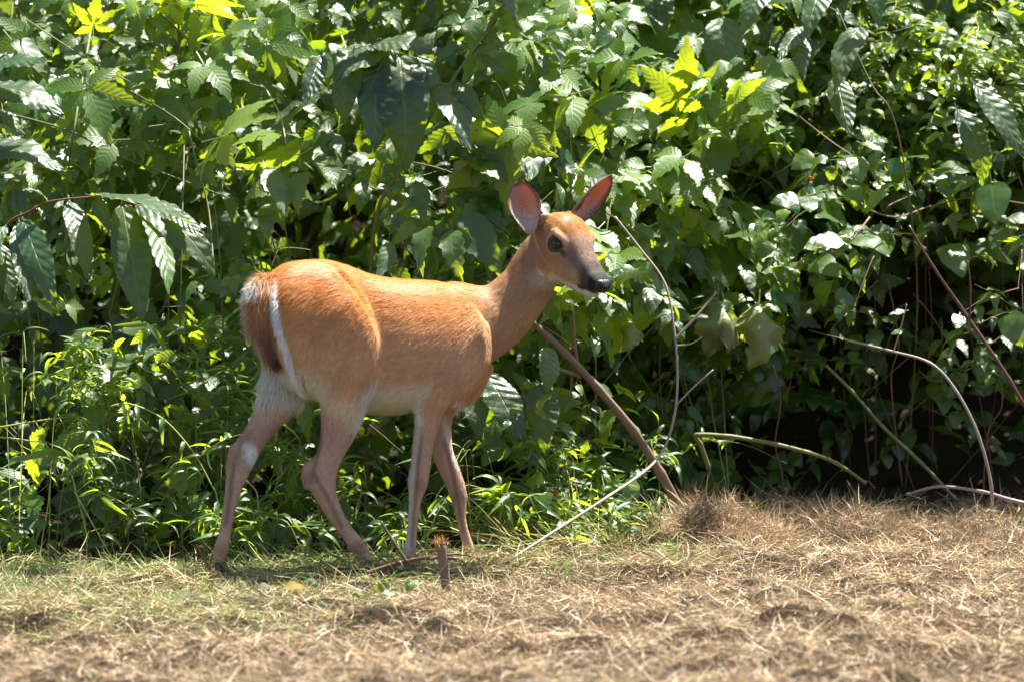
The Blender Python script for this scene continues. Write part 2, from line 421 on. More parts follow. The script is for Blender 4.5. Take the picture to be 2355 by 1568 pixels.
def grow_hair(name, me, count, dir_fn, len_fn, col_fn, width, lift=0.22, mask_fn=None, seed=1, parent=deer, jitter=0.16):
    rg = np.random.default_rng(seed)
    me.calc_loop_triangles()
    nt = len(me.loop_triangles)
    tv = np.empty(nt * 3, np.int32); me.loop_triangles.foreach_get("vertices", tv); tv = tv.reshape(-1, 3)
    n_ = len(me.vertices)
    c_ = np.empty(n_ * 3, np.float32); me.vertices.foreach_get("co", c_); c_ = c_.reshape(-1, 3).astype(float)
    m_ = np.empty(n_ * 3, np.float32); me.vertex_normals.foreach_get("vector", m_); m_ = m_.reshape(-1, 3).astype(float)
    p0, p1, p2 = c_[tv[:, 0]], c_[tv[:, 1]], c_[tv[:, 2]]
    ar = np.linalg.norm(np.cross(p1 - p0, p2 - p0), axis=1)
    if mask_fn is not None:
        ar = ar * mask_fn((p0 + p1 + p2) / 3, (m_[tv[:, 0]] + m_[tv[:, 1]] + m_[tv[:, 2]]) / 3)
    ti = rg.choice(nt, size=count, p=ar / ar.sum())
    r1 = np.sqrt(rg.random(count)); r2 = rg.random(count)
    b0, b1, b2 = (1 - r1)[:, None], (r1 * (1 - r2))[:, None], (r1 * r2)[:, None]
    root = p0[ti] * b0 + p1[ti] * b1 + p2[ti] * b2
    nn = m_[tv[ti, 0]] * b0 + m_[tv[ti, 1]] * b1 + m_[tv[ti, 2]] * b2
    nn /= np.linalg.norm(nn, axis=1)[:, None] + 1e-9
    d = dir_fn(root, nn)
    d = d - nn * np.sum(d * nn, 1)[:, None]
    d /= np.linalg.norm(d, axis=1)[:, None] + 1e-6
    d += rg.normal(size=(count, 3)) * jitter
    d = d - nn * np.sum(d * nn, 1)[:, None]
    d /= np.linalg.norm(d, axis=1)[:, None] + 1e-6
    L = (len_fn(root, nn) * rg.uniform(0.65, 1.3, count))[:, None]
    lf = (lift * rg.uniform(0.5, 1.5, count))[:, None]
    side = np.cross(d, nn)
    wd = (width * rg.uniform(0.6, 1.3, count))[:, None] * np.minimum(1, 0.35 + L / 0.02)
    root = root - nn * 0.0008
    mid = root + d * L * 0.5 + nn * L * 0.5 * lf * 1.3
    tip = root + d * L + nn * L * lf * 0.9 + np.array((0, 0, -0.06)) * L
    vv = np.stack([root - side * wd, root + side * wd, mid - side * wd * 0.8, mid + side * wd * 0.8, tip], 1).reshape(-1, 3)
    o = (np.arange(count) * 5)[:, None]
    tt = np.concatenate([o + [0, 1, 3], o + [0, 3, 2], o + [2, 3, 4]], 1).reshape(-1, 3)
    hm = fast_mesh(name, vv, tt)
    cc = col_fn(root, nn) * (rg.uniform(0.74, 1.24, count) + 0.10 * vnoise(root, 420, 77))[:, None]
    cc = np.repeat(np.clip(cc, 0, 0.95), 5, 0).reshape(count, 5, 3)
    cc[:, :2] *= 0.8; cc[:, 4] = np.clip(cc[:, 4] * 1.15, 0, 0.95)
    cc = cc.reshape(-1, 3)
    a_ = hm.attributes.new("coat", 'FLOAT_COLOR', 'POINT')
    a_.data.foreach_set("color", np.concatenate([cc, np.ones((len(cc), 1))], 1).astype(np.float32).ravel())
    return link(name, hm, parent, M_HAIR)

# lie of the coat: u, v, du, dv, length (m)
FLOW = np.array([
    (600, 660, -.5, .9, .030), (650, 620, -.9, .5, .020), (740, 610, -1, .2, .018), (850, 640, -1, .2, .018), (960, 655, -1, .25, .018), (1060, 672, -1, .2, .018),
    (680, 700, -.75, .65, .020), (740, 720, -.85, .5, .020), (700, 800, -.5, .85, .020), (760, 800, -.7, .7, .020), (830, 800, -.6, .8, .020), (870, 860, -.4, .9, .022),
    (900, 740, -1, .3, .021), (900, 850, -.95, .3, .023), (960, 800, -.95, .35, .023), (980, 720, -.95, .4, .020), (900, 930, -1, .1, .024), (960, 915, -.9, .1, .024),
    (1050, 760, -.75, .65, .020), (1080, 830, -.6, .8, .019), (1020, 850, -.9, .4, .022), (1000, 890, -.4, .9, .018), (1070, 910, -.3, .95, .026),
    (640, 880, 0, 1, .040), (690, 900, .1, 1, .036), (620, 830, 0, 1, .034), (600, 960, -.5, .85, .015), (780, 940, -.2, 1, .016), (720, 940, -.1, 1, .022),
    (560, 1040, -.3, .95, .012), (530, 1170, -.1, 1, .012), (510, 1260, 0, 1, .008), (750, 1050, -.3, 1, .012), (760, 1170, .4, .9, .012), (830, 1260, .4, .9, .009),
    (970, 1000, -.1, 1, .013), (950, 1170, 0, 1, .011), (945, 1270, 0, 1, .008), (1030, 1050, .3, 1, .011), (1080, 1250, .2, 1, .007),
    (1110, 730, -.75, .6, .020), (1160, 690, -.6, .8, .018), (1200, 620, -.4, .9, .015), (1230, 700, -.5, .85, .017), (1180, 770, -.5, .85, .018), (1260, 660, -.5, .8, .016),
    (1230, 560, -.5, .8, .011), (1290, 510, -.9, -.3, .010), (1330, 560, -.6, -.7, .007), (1300, 600, -.8, .2, .009), (1340, 610, -.8, -.3, .007), (1280, 640, -.8, .5, .009), (1370, 650, -.9, .1, .004)])
def flow(co):
    u, v = unproj(co)
    w = 1.0 / (((u[:, None] - FLOW[:, 0]) ** 2 + (v[:, None] - FLOW[:, 1]) ** 2) + 150.0) ** 1.6
    w /= w.sum(1)[:, None]
    return w @ FLOW[:, 2], w @ FLOW[:, 3], w @ FLOW[:, 4]
def body_dir(r, n):
    du, dv, _ = flow(r)
    d = np.stack([du, np.zeros(len(du)), -dv], 1)
    sw = vnoise(r, 40, 11) * 0.35
    d[:, 0] += sw * 0.6; d[:, 2] += sw * 0.4
    return d
def body_len(r, n): return flow(r)[2]
def body_mask(r, n):
    _, h = coat_colour(r, n)
    hx, hy, hz = h.T
    u, v = unproj(r)
    ok = ~((hx > 190) & (hz > -50) & (u > 1330) & (v < 690))
    ok &= ~((np.hypot(hx - 79, hz - 15) < 15) & (v < 600) & (u > 1240))
    return ok * (1 + 2.6 * (u > 1200) * (v < 680) + 0.8 * (v > 980)) * np.where(n[:, 1] < 0.35, 1.0, 0.22)
grow_hair("coat", body_me, 200000, body_dir, body_len, lambda r, n: coat_colour(r, n)[0], 0.00062, 0.19, body_mask, seed=3)
# long fringe on the rump, the brisket and behind the elbow
def fringe_mask(r, n):
    u, v = unproj(r)
    m = sm(9, 4, seg_dist(u, v, [(634, 654), (637, 700), (643, 745), (656, 790), (673, 840), (687, 890), (692, 925)]))
    m = m + ((u > 600) & (u < 692) & (v > 850) & (v < 925)) * 0.35
    m = m + 0.25 * sm(10, 3, np.hypot(u - 985, v - 884))
    m = m + 0.5 * sm(20, 6, np.hypot(u - 1062, v - 925))
    m = m + 0.4 * sm(18, 8, np.hypot(u - 576, v - 1044))
    return m * (n[:, 1] < 0.5) + 1e-9
grow_hair("fringe_hair", body_me, 5000, lambda r, n: body_dir(r, n) + np.array((0.1, -0.05, -0.6)), lambda r, n: np.where(unproj(r)[1] > 1000, .014, np.where(unproj(r)[1] > 800, .036, .026)),
          lambda r, n: lerp(coat_colour(r, n)[0], WHITE, np.full(len(r), 0.7)), 0.0006, 0.35, fringe_mask, seed=4)

# eyes, nose pad, hooves
def ellipsoid(name, c, ax, mat, parent, seg=20, rings=14):
    bm = bmesh.new(); bmesh.ops.create_uvsphere(bm, u_segments=seg, v_segments=rings, radius=1.0)
    M = np.array(ax).T
    for vv in bm.verts: vv.co = Vector(M @ np.array(vv.co))
    for f in bm.faces: f.smooth = True
    me = bpy.data.meshes.new(name); bm.to_mesh(me); bm.free()
    o = link(name, me, parent, mat)
    o.matrix_parent_inverse = Matrix.Identity(4)
    o.location = Vector(c) - parent.location
    return o
for sg in (1, -1):
    ellipsoid("eye", HP(79, sg * 47, 14), [Hf * 16.5 * S, Hr * sg * 12.5 * S, Hu * 13 * S], M_EYE, deer)
NV, NF = [], []
ns = []
for x, zt, zb, hw in [(192, -8, -34, 20), (204, -9, -42, 24), (215, -12, -45, 23), (222, -16, -43, 18), (226, -21, -38, 12)]:
    ns.append((HP(x, 0, (zt + zb) / 2), Hu * (zt - zb) / 2 * S, Hr * hw * S))
add_loft(NV, NF, ns, n=24, power=2.4, egg=0.2)
NV = np.array(NV)
hl_ = np.stack([(NV - HO) @ Hf, (NV - HO) @ Hr, (NV - HO) @ Hu], 1) / S
nost = np.exp(-((np.abs(hl_[:, 1]) - 13) / 5) ** 2 - ((hl_[:, 2] + 27) / 6) ** 2) * (hl_[:, 0] > 205)
NV = NV - Hf * (nost * 6 * S)[:, None]
link("nose", mesh_from("nose", NV, NF), deer, M_NOSE)
def hoof(u, v, w, ang):
    hv, hf = [], []
    for s in (-1, 1):
        ss = []
        for t, r in ((0, .8), (.35, .95), (.75, 1.08), (1.0, 1.1)):
            c = V3(u + (8 + 10 * t) * math.cos(ang) - 3, v + 22 * t, w + s * 8)
            ss.append((c, np.array((math.cos(YAW), math.sin(YAW), 0)) * (13 * r + 5 * t) * S, LAT * 7.5 * r * S))
        add_loft(hv, hf, ss, n=12, cap=0.12)
    link("hoof", mesh_from("hoof", hv, hf), deer, M_HOOF)
hoof(844, 1290, -51, 0.2); hoof(502, 1292, -45, 0.6); hoof(950, 1298, -17, 0.3); hoof(1091, 1298, 108, 0.3)

# ears
def ear(base, tip, face, half, th0, th1, seed):
    base, tip, face = npv(base), npv(tip), npv(face)
    ax = tip - base; L = np.linalg.norm(ax); ax /= L
    face = face - ax * (face @ ax); face /= np.linalg.norm(face)
    wd = np.cross(ax, face)
    rows, cols = 18, 13
    vv = []; st = []
    for i in range(rows):
        s = i / (rows - 1)
        pr = (0.42 + 0.58 * math.sin(min(1, s / 0.5) * math.pi / 2)) if s < 0.5 else max(0.0, 1 - ((s - 0.5) / 0.5) ** 2.1) ** 0.75
        w = half * pr + 0.0006
        th = th0 + (th1 - th0) * min(1, s * 1.5)
        R = w / th
        ctr = base + ax * L * s - face * 0.012 * math.sin(s * 2.6)
        for j in range(cols):
            t = -1 + 2 * j / (cols - 1)
            a_ = t * th
            vv.append(ctr + wd * R * math.sin(a_) + face * R * (1 - math.cos(a_)))
            st.append((s, t))
    ff = []
    for i in range(rows - 1):
        for j in range(cols - 1):
            q = i * cols + j
            ff.append((q, q + 1, q + cols + 1, q + cols))
    n0 = len(vv); st = np.array(st)
    me_ = mesh_from("ear_in", vv, ff)
    nn = np.empty(n0 * 3, np.float32); me_.vertex_normals.foreach_get("vector", nn); nn = nn.reshape(-1, 3)
    if np.mean(nn @ face) < 0: nn = -nn
    bpy.data.meshes.remove(me_)
    thick = 0.0042 * (1 - 0.75 * np.abs(st[:, 1]) ** 2) * (1 - 0.5 * st[:, 0])
    v2 = np.concatenate([np.array(vv), np.array(vv) - nn * thick[:, None]])
    f2 = ff + [tuple(x + n0 for x in f[::-1]) for f in ff]
    border = [j for j in range(cols)] + [i * cols + cols - 1 for i in range(1, rows)] + [(rows - 1) * cols + j for j in range(cols - 2, -1, -1)] + [i * cols for i in range(rows - 2, 0, -1)]
    for a_, b_ in zip(border, border[1:] + border[:1]):
        f2.append((b_, a_, a_ + n0, b_ + n0))
    me = mesh_from("ear", v2, f2)
    s, t = st[:, 0], st[:, 1]
    cin = np.tile(np.array((0.58, 0.33, 0.24)), (n0, 1))
    cin = lerp(cin, (0.72, 0.24, 0.11), sm(0.6, 0.1, np.hypot((s - 0.62) * 1.6, t - 0.15)))
    cin = lerp(cin, (0.62, 0.52, 0.45), sm(0.45, 0.1, s) * 0.8)
    cin = lerp(cin, (0.03, 0.02, 0.02), sm(0.68, 0.9, np.abs(t)) * 0.92)
    cin = lerp(cin, (0.05, 0.03, 0.025), sm(0.88, 0.97, s))
    cout = np.tile(np.array((0.13, 0.075, 0.052)), (n0, 1))
    cout = lerp(cout, (0.03, 0.02, 0.02), sm(0.8, 1, np.abs(t)))
    cc = np.concatenate([cin, cout])
    a_ = me.attributes.new("coat", 'FLOAT_COLOR', 'POINT')
    a_.data.foreach_set("color", np.concatenate([cc, np.ones((len(cc), 1))], 1).astype(np.float32).ravel())
    o = link("ear", me, deer, M_EAR)
    inside = lambda r, n: (((r - base) @ ax / L > 0.05) & (n @ face > 0.1)) * 1.0 + 1e-9
    def ecol(r, n):
        sv = (r - base) @ ax / L
        return lerp(np.tile(np.array((0.72, 0.62, 0.54)), (len(r), 1)), (0.34, 0.17, 0.11), sm(0.35, 0.85, sv) * 0.6)
    h_ = grow_hair("ear_hair", me, 1900, lambda r, n: np.tile(ax, (len(r), 1)) + np.sign(((r - base) @ wd))[:, None] * -0.5 * wd, lambda r, n: 0.011 * (1.15 - (r - base) @ ax / L),
              ecol, 0.0005, 0.3, inside, seed=seed, parent=o)
    return o
k = NT("ear_skin")
ca = k.n("Attribute", attribute_name="coat")
pb = k.n("BsdfPrincipled", {"Base Color": ca.outputs[0], "Roughness": 0.65, "Specular IOR Level": 0.2})
tr = k.n("BsdfTranslucent", {"Color": k.mix(0.45, ca.outputs[0], (0.60, 0.12, 0.05))})
M_EAR = k.finish(k.n("MixShader", {0: 0.44, 1: pb.outputs[0], 2: tr.outputs[0]}).outputs[0])
ear(PW(1219, 540, 16), PW(1191, 417, 22), (0.25, -1, 0.05), 46 * S, 1.9, 0.85, 21)
ear(PW(1298, 516, 80), PW(1410, 405, 92), (0.72, -0.66, -0.55), 46 * S, 1.9, 1.0, 22)

# tail
tv_, tf_ = [], []
tp = [(624, 646, -74, 20, 17), (608, 664, -92, 29, 19), (600, 702, -102, 32, 16), (603, 747, -106, 29, 13), (613, 790, -106, 22, 10), (626, 822, -104, 14, 8), (634, 836, -102, 6, 5)]
pts = catmull(tp, 3); ts = []
for i, p in enumerate(pts):
    q0 = pts[max(i - 1, 0)]; q1 = pts[min(i + 1, len(pts) - 1)]
    t = np.array((q1[0] - q0[0], q1[1] - q0[1])); t /= np.linalg.norm(t) + 1e-9
    bb = np.array((0.35, -0.94, 0.0))
    aa = np.array((t[1], 0.35 * t[1], t[0]))
    ts.append((V3(p[0], p[1], p[2]), aa * p[3] * S, bb * p[4] * S))
add_loft(tv_, tf_, ts, n=20)
tail_me = mesh_from("tail", tv_, tf_)
bm = bmesh.new(); bm.from_mesh(tail_me); bmesh.ops.recalc_face_normals(bm, faces=bm.faces); bm.to_mesh(tail_me); bm.free()
def tail_col(r, n):
    u, v = unproj(r)
    c = np.tile(np.array((0.52, 0.25, 0.10)), (len(u), 1))
    c = lerp(c, (0.20, 0.085, 0.036), sm(700, 810, v))
    c = lerp(c, (0.03, 0.018, 0.014), sm(18, 4, np.hypot(u - 634, v - 820)))
    edge = np.interp(v, [650, 670, 700, 745, 790, 830], [594, 582, 572, 577, 593, 616])
    c = lerp(c, (0.60, 0.45, 0.30), sm(7, -2, u - edge) * 0.8)
    c = lerp(c, WHITE, sm(24, 6, np.hypot(u - 580, v - 664)))
    return c
tn = len(tail_me.vertices)
tco = np.empty(tn * 3, np.float32); tail_me.vertices.foreach_get("co", tco); tco = tco.reshape(-1, 3).astype(float)
a_ = tail_me.attributes.new("coat", 'FLOAT_COLOR', 'POINT')
a_.data.foreach_set("color", np.concatenate([tail_col(tco, tco), np.ones((tn, 1))], 1).astype(np.float32).ravel())
tail = link("tail", tail_me, deer, M_SKIN)
def tail_dir(r, n):
    u, v = unproj(r)
    d = np.stack([np.where(u < 585, -.55, -.1) + np.where(v > 760, .45, 0), np.full(len(u), -.1), np.full(len(u), -1.0)], 1)
    return d
th_ = grow_hair("tail_hair", tail_me, 9000, tail_dir, lambda r, n: np.where(unproj(r)[1] < 790, .034, .032), tail_col, 0.0006, 0.5, None, seed=9, parent=tail, jitter=0.32)
# ------------------------------------------------------------------ ground
def hills(x, y):
    """height of the soil (numpy arrays)"""
    z = 0.018 * np.sin(x * 2.1 + 0.7 * np.sin(y * 1.3)) + 0.014 * np.sin(y * 2.9 + x * 1.1) + 0.008 * np.sin(x * 7.3 + y * 5.1) + 0.007 * np.sin(y * 9.0 - x * 6.0)
    z = z - 0.02 + 0.016 * np.sin(x * 13 + 2 * np.sin(y * 7)) * np.sin(y * 15 + 1.7 * np.sin(x * 9)) + 0.010 * np.sin(x * 27 + y * 11) * np.sin(y * 31 - x * 8)
    z = z + 0.055 * sm(0.1, 1.0, x) * sm(0.7, 1.5, y)
    near = np.exp(-((x + 0.25) / 0.9) ** 2 - ((y + 0.02) / 0.3) ** 2)       # level where the doe stands
    z = z * (1 - near) + 0.0 * near
    z = z * sm(14, 6, np.hypot(x, y)) 
    z = z + 2.7 * sm(2.6, 4.8, y) * sm(30, 8, np.abs(x))                     # bank added under and behind the thicket to block the sky
    return z
gx = np.unique(np.concatenate([np.linspace(-90, -3, 18), np.linspace(-3, 3, 200), np.linspace(3, 90, 18)]))
gy = np.unique(np.concatenate([np.linspace(-60, -5, 14), np.linspace(-5, 4, 220), np.linspace(4, 120, 18)]))
GX, GY = np.meshgrid(gx, gy)
rg = np.random.default_rng(31)
MND = np.stack([rg.uniform(-2.2, 2.2, 260), rg.uniform(-4.2, 1.5, 260), rg.uniform(.05, .15, 260), rg.uniform(.02, .075, 260)], 1)
MND[:, 3] *= np.where((MND[:, 0] < 0.35) & (np.abs(MND[:, 1]) < .45), .25, 1.0)
def mounds(x, y):
    m = np.zeros(len(x))
    for a_, b_, r_, h_ in MND: m = np.maximum(m, h_ * np.exp(-(((x - a_) / r_) ** 2 + ((y - b_) / (r_ * .8)) ** 2)))
    return m
GZ = hills(GX.ravel(), GY.ravel()) + 0.85 * mounds(GX.ravel(), GY.ravel()) - 0.006
gv = np.stack([GX.ravel(), GY.ravel(), GZ], 1)
nx, ny = len(gx), len(gy)
q = (np.arange(ny - 1)[:, None] * nx + np.arange(nx - 1)).ravel()
gt = np.concatenate([np.stack([q, q + 1, q + nx + 1], 1), np.stack([q, q + nx + 1, q + nx], 1)])
k = NT("mown_soil")
tc = k.n("TexCoord")
n1 = k.n("TexNoise", {"Vector": tc.outputs["Object"], "Scale": 3.0, "Detail": 6.0})
n2 = k.n("TexNoise", {"Vector": tc.outputs["Object"], "Scale": 60.0, "Detail": 6.0, "Roughness": 0.7})
cg = k.mix(n1.outputs[0], (0.026, 0.017, 0.010), (0.018, 0.014, 0.009))
cg = k.mix(k.math('MULTIPLY', n2.outputs[0], 0.6), cg, (0.06, 0.040, 0.022))
bp_ = k.n("Bump", {"Height": n2.outputs[0], "Strength": 0.9, "Distance": 0.02})
M_SOIL = k.finish(k.n("BsdfPrincipled", {"Base Color": cg, "Roughness": 0.95, "Specular IOR Level": 0.1, "Normal": bp_.outputs[0]}).outputs[0])
ground = link("ground", fast_mesh("ground", gv, gt), None, M_SOIL)
props(ground, kind="structure")

# straw material: colour per strand
def strand_mat(name, trans):
    k = NT(name)
    ca = k.n("Attribute", attribute_name="tint")
    pb = k.n("BsdfPrincipled", {"Base Color": ca.outputs[0], "Roughness": 0.5, "Specular IOR Level": 0.4})
    tr = k.n("BsdfTranslucent", {"Color": ca.outputs[0]})
    return k.finish(k.n("MixShader", {0: trans, 1: pb.outputs[0], 2: tr.outputs[0]}).outputs[0])
M_STRAW = strand_mat("straw", 0.2)
M_GRASS = strand_mat("grass_blade", 0.4)

def strands(name, root, d, L, wid, bend, tint, mat, rg, parent=None, up=None):
    """curved ribbons: root (n,3), direction (n,3), bend (n,3) added quadratically"""
    n = len(root)
    side = np.cross(d, rg.normal(size=(n, 3)))
    side /= np.linalg.norm(side, axis=1)[:, None] + 1e-9
    L = L[:, None]; w = wid[:, None]
    rows = []
    for t, ww in ((0, .8), (.33, 1.0), (.7, .75)):
        c = root + d * L * t + bend * L * t * t
        rows += [c - side * w * ww / 2, c + side * w * ww / 2]
    rows.append(root + d * L + bend * L)
    vv = np.stack(rows, 1).reshape(-1, 3)
    o = (np.arange(n) * 7)[:, None]
    tt = np.concatenate([o + [0, 1, 3], o + [0, 3, 2], o + [2, 3, 5], o + [2, 5, 4], o + [4, 5, 6]], 1).reshape(-1, 3)
    me = fast_mesh(name, vv, tt)
    cc = np.repeat(tint, 7, 0)
    a_ = me.attributes.new("tint", 'FLOAT_COLOR', 'POINT')
    a_.data.foreach_set("color", np.concatenate([cc, np.ones((len(cc), 1))], 1).astype(np.float32).ravel())
    return link(name, me, parent, mat)
def lumps(x, y, seed, sc):
    return vnoise(np.stack([x * sc, y * sc, np.zeros(len(x))], 1), 1.0, seed)

rg = np.random.default_rng(31)
# matted cuttings over the mown strip, raked up here and there
N = 250000
x = rg.uniform(-2.3, 2.3, N); y = -4.4 + 6.2 * rg.random(N) ** 0.85
edge = np.interp(x, [-2.3, -1.0, -0.4, 0.3, 0.7, 2.3], [0.05, 0.15, 0.25, 0.5, 1.7, 1.9])
keep = y < edge + rg.normal(0, 0.12, N)
keep &= rg.random(N) < 0.45 + 0.9 * np.clip(0.45 + lumps(x, y, 17, 22.0), 0, 1)
x, y = x[keep], y[keep]; N = len(x)
md_ = mounds(x, y)
lump = np.clip(0.42 + 0.5 * lumps(x, y, 5, 7.0) + 0.5 * lumps(x, y, 6, 17.0) + 0.45 * lumps(x, y, 7, 40.0), 0, 1.4)
thick = 0.006 + 0.055 * lump ** 1.8
z = hills(x, y) + md_ * (0.8 + 0.25 * rg.random(N)) + thick * rg.random(N) ** 0.8
az = rg.uniform(0, 2 * np.pi, N) * 0.75 + lumps(x, y, 8, 9.0) * 2.0
el = rg.normal(0.10, 0.32, N) + 0.35 * (rg.random(N) < 0.14)
d = np.stack([np.cos(az) * np.cos(el), np.sin(az) * np.cos(el), np.sin(el)], 1)
L = rg.gamma(3.0, 0.012, N) + 0.010
wid = rg.uniform(0.0009, 0.0029, N)
bend = rg.normal(size=(N, 3)) * 0.36; bend[:, 2] -= 0.12
pal = np.array([(0.46, 0.345, 0.20), (0.37, 0.265, 0.145), (0.27, 0.175, 0.092), (0.15, 0.092, 0.048), (0.60, 0.50, 0.33), (0.32, 0.225, 0.14), (0.33, 0.29, 0.12)])
pi = rg.choice(len(pal), N, p=[.19, .25, .22, .16, .04, .10, .04])
tint = pal[pi] * rg.uniform(0.9, 1.5, N)[:, None]
green = sm(0.1, -1.0, x) * sm(-2.6, -1.2, y + 0.4 * lumps(x, y, 12, 3.0)) * 0.62 + 0.28 * sm(-0.7, 0.1, y) * sm(0.9, 0.0, x)
isg = rg.random(N) < green * 0.8
tint[isg] = np.array([(0.40, 0.39, 0.14), (0.28, 0.32, 0.09), (0.48, 0.43, 0.20), (0.17, 0.24, 0.06)])[rg.integers(0, 4, isg.sum())] * rg.uniform(0.8, 1.2, isg.sum())[:, None]
# brown thatch in patches, darkened to stand in for shaded pits
dk = (lumps(x, y, 15, 9.0) + 0.7 * lumps(x, y, 16, 25.0) > 0.16) & (rg.random(N) < 0.55)
tint[dk] *= 0.46
hay = strands("dry_hay", np.stack([x, y, z], 1), d, L, wid, bend, tint, M_STRAW, rg)
props(hay, "matted dry brown grass cuttings covering the mown strip", "hay", kind="stuff")

# short green regrowth at the left and under the doe
N = 15000
x = rg.uniform(-2.3, 1.2, N); y = rg.uniform(-2.6, 0.55, N)
pr = sm(0.4, -1.3, x + 0.25 * lumps(x, y, 21, 3.0)) * sm(-2.2, -0.9, y) + 0.5 * sm(-0.45, 0.0, y) * sm(1.0, -0.1, x)
pr *= sm(-0.25, 0.35, lumps(x, y, 22, 5.0))
keep = rg.random(N) < pr
x, y = x[keep], y[keep]; N = len(x)
az = rg.uniform(0, 6.283, N); el = np.clip(rg.normal(0.75, 0.35, N), 0.05, 1.5)
d = np.stack([np.cos(az) * np.cos(el), np.sin(az) * np.cos(el), np.sin(el)], 1)
L = rg.uniform(0.025, 0.085, N); wid = rg.uniform(0.0016, 0.0042, N)
bend = np.stack([np.cos(az), np.sin(az), np.full(N, -0.8)], 1) * rg.uniform(0.1, 0.5, N)[:, None]
tint = np.array([(0.16, 0.27, 0.05), (0.24, 0.33, 0.07), (0.10, 0.19, 0.04), (0.36, 0.36, 0.14)])[rg.choice(4, N, p=[.35, .3, .15, .2])] * rg.uniform(0.7, 1.2, N)[:, None]
gr = strands("green_grass", np.stack([x, y, hills(x, y) + mounds(x, y) * .8 + 0.004], 1), d, L, wid, bend, tint, M_GRASS, rg)
props(gr, "short green grass growing through the cuttings", "grass", kind="stuff")

# longer grass spilling forward round the hooves
N = 2600
x = rg.uniform(-2.2, 0.55, N); y = rg.uniform(-.42, .35, N) + 0.12 * np.sin(x * 5)
keep = rg.random(N) < 0.35 + 0.65 * (lumps(x, y, 25, 6.0) > 0.0)
x, y = x[keep], y[keep]; N = len(x)
az = rg.uniform(3.4, 6.0, N); el = np.clip(rg.normal(0.7, 0.4, N), 0.05, 1.5)
d = np.stack([np.cos(az) * np.cos(el), np.sin(az) * np.cos(el), np.sin(el)], 1)
bend = np.stack([np.cos(az), np.sin(az), np.full(N, -0.9)], 1) * rg.uniform(0.2, 0.8, N)[:, None]
tint = np.array([(0.12, 0.24, 0.04), (0.22, 0.30, 0.07), (0.08, 0.16, 0.03), (0.36, 0.33, 0.14), (0.40, 0.30, 0.16)])[rg.choice(5, N, p=[.3, .25, .15, .18, .12])] * rg.uniform(0.7, 1.2, N)[:, None]
lg = strands("long_grass", np.stack([x, y, hills(x, y) + mounds(x, y) * .8 + 0.004], 1), d, rg.uniform(.05, .15, N), rg.uniform(.002, .0048, N), bend, tint, M_GRASS, rg)
props(lg, "longer grass spilling forward round the doe's hooves", "grass", kind="stuff")

# heap of brown thatch against the foot of the hedge
def heap(u, v, Y, rx, rz, n, seed, label, dark=1.0):
    rg = np.random.default_rng(seed)
    c = P(u, v, Y); c = np.array(c); c[2] = float(hills(np.array([c[0]]), np.array([c[1]]))[0])
    th = rg.uniform(0, 6.283, n); r = np.sqrt(rg.random(n))
    px = c[0] + rx * r * np.cos(th); py = c[1] + rx * 0.7 * r * np.sin(th)
    hgt = rz * np.clip(1 - r ** 1.6 + 0.55 * lumps(px, py, seed, 30.0) + .3 * lumps(px, py, seed + 1, 70.0), 0.03, 1.5)
    pz = c[2] + hgt * rg.random(n) ** 0.45
    az = rg.uniform(0, 6.283, n); el = rg.normal(0.25, 0.55, n)
    d = np.stack([np.cos(az) * np.cos(el), np.sin(az) * np.cos(el), np.sin(el)], 1)
    pal = np.array([(0.29, 0.195, 0.11), (0.20, 0.13, 0.075), (0.38, 0.27, 0.16), (0.13, 0.08, 0.045), (0.50, 0.39, 0.24)])
    tint = pal[rg.choice(5, n, p=[.26, .2, .26, .1, .18])] * rg.uniform(0.7, 1.2, n)[:, None] * dark
    o = strands("hay_heap", np.stack([px, py, pz], 1), d, rg.uniform(0.015, 0.08, n), rg.uniform(0.0010, 0.0028, n), rg.normal(size=(n, 3)) * 0.4, tint, M_STRAW, rg)
    props(o, label, "hay heap")
heap(1645, 1230, 0.62, 0.25, 0.12, 10500, 41, "rounded brown heap of thatch beside the foot of the slanting stick", 1.25)
heap(2230, 1225, 0.85, 0.34, 0.12, 8000, 42, "long low heap of pale straw below the thin grey arching cane")
heap(1930, 1215, 0.95, 0.30, 0.075, 5000, 43, "flat tangle of straw in front of the dark hollow")

# long yellowed stalks thrown against the foot of the hedge, and wispy dead grass before the hollow
N = 420
uu = rg.uniform(1150, 1640, N); yy = np.interp(uu, [1150, 1640], [.15, .65]) + rg.uniform(-.12, .3, N)
xx = (uu - 1177.5) * S * (CAM_D + yy) / CAM_D
el = rg.normal(.35, .3, N); az = rg.normal(2.7, .5, N)
d = np.stack([np.cos(az) * np.cos(el), np.sin(az) * np.cos(el), np.sin(el)], 1)
fs = strands("fallen_stalks", np.stack([xx, yy, hills(xx, yy) + rg.uniform(.005, .06, N)], 1), d, rg.uniform(.10, .34, N), rg.uniform(.0018, .0045, N), np.stack([rg.normal(0, .1, N), rg.normal(0, .1, N), rg.uniform(-.35, -.05, N)], 1),
             np.array([(0.42, 0.36, 0.12), (0.30, 0.30, 0.09), (0.50, 0.40, 0.20), (0.20, 0.26, 0.06)])[rg.integers(0, 4, N)] * rg.uniform(.8, 1.2, N)[:, None], M_GRASS, rg)
props(fs, "yellowed stalks thrown against the foot of the hedge below the stick", "stalks", kind="stuff")
N = 520
uu = rg.uniform(1660, 2420, N); yy = rg.uniform(.75, 1.55, N)
xx = (uu - 1177.5) * S * (CAM_D + yy) / CAM_D
az = rg.uniform(0, 6.28, N); el = np.clip(rg.normal(.9, .4, N), .1, 1.5)
d = np.stack([np.cos(az) * np.cos(el), np.sin(az) * np.cos(el), np.sin(el)], 1)
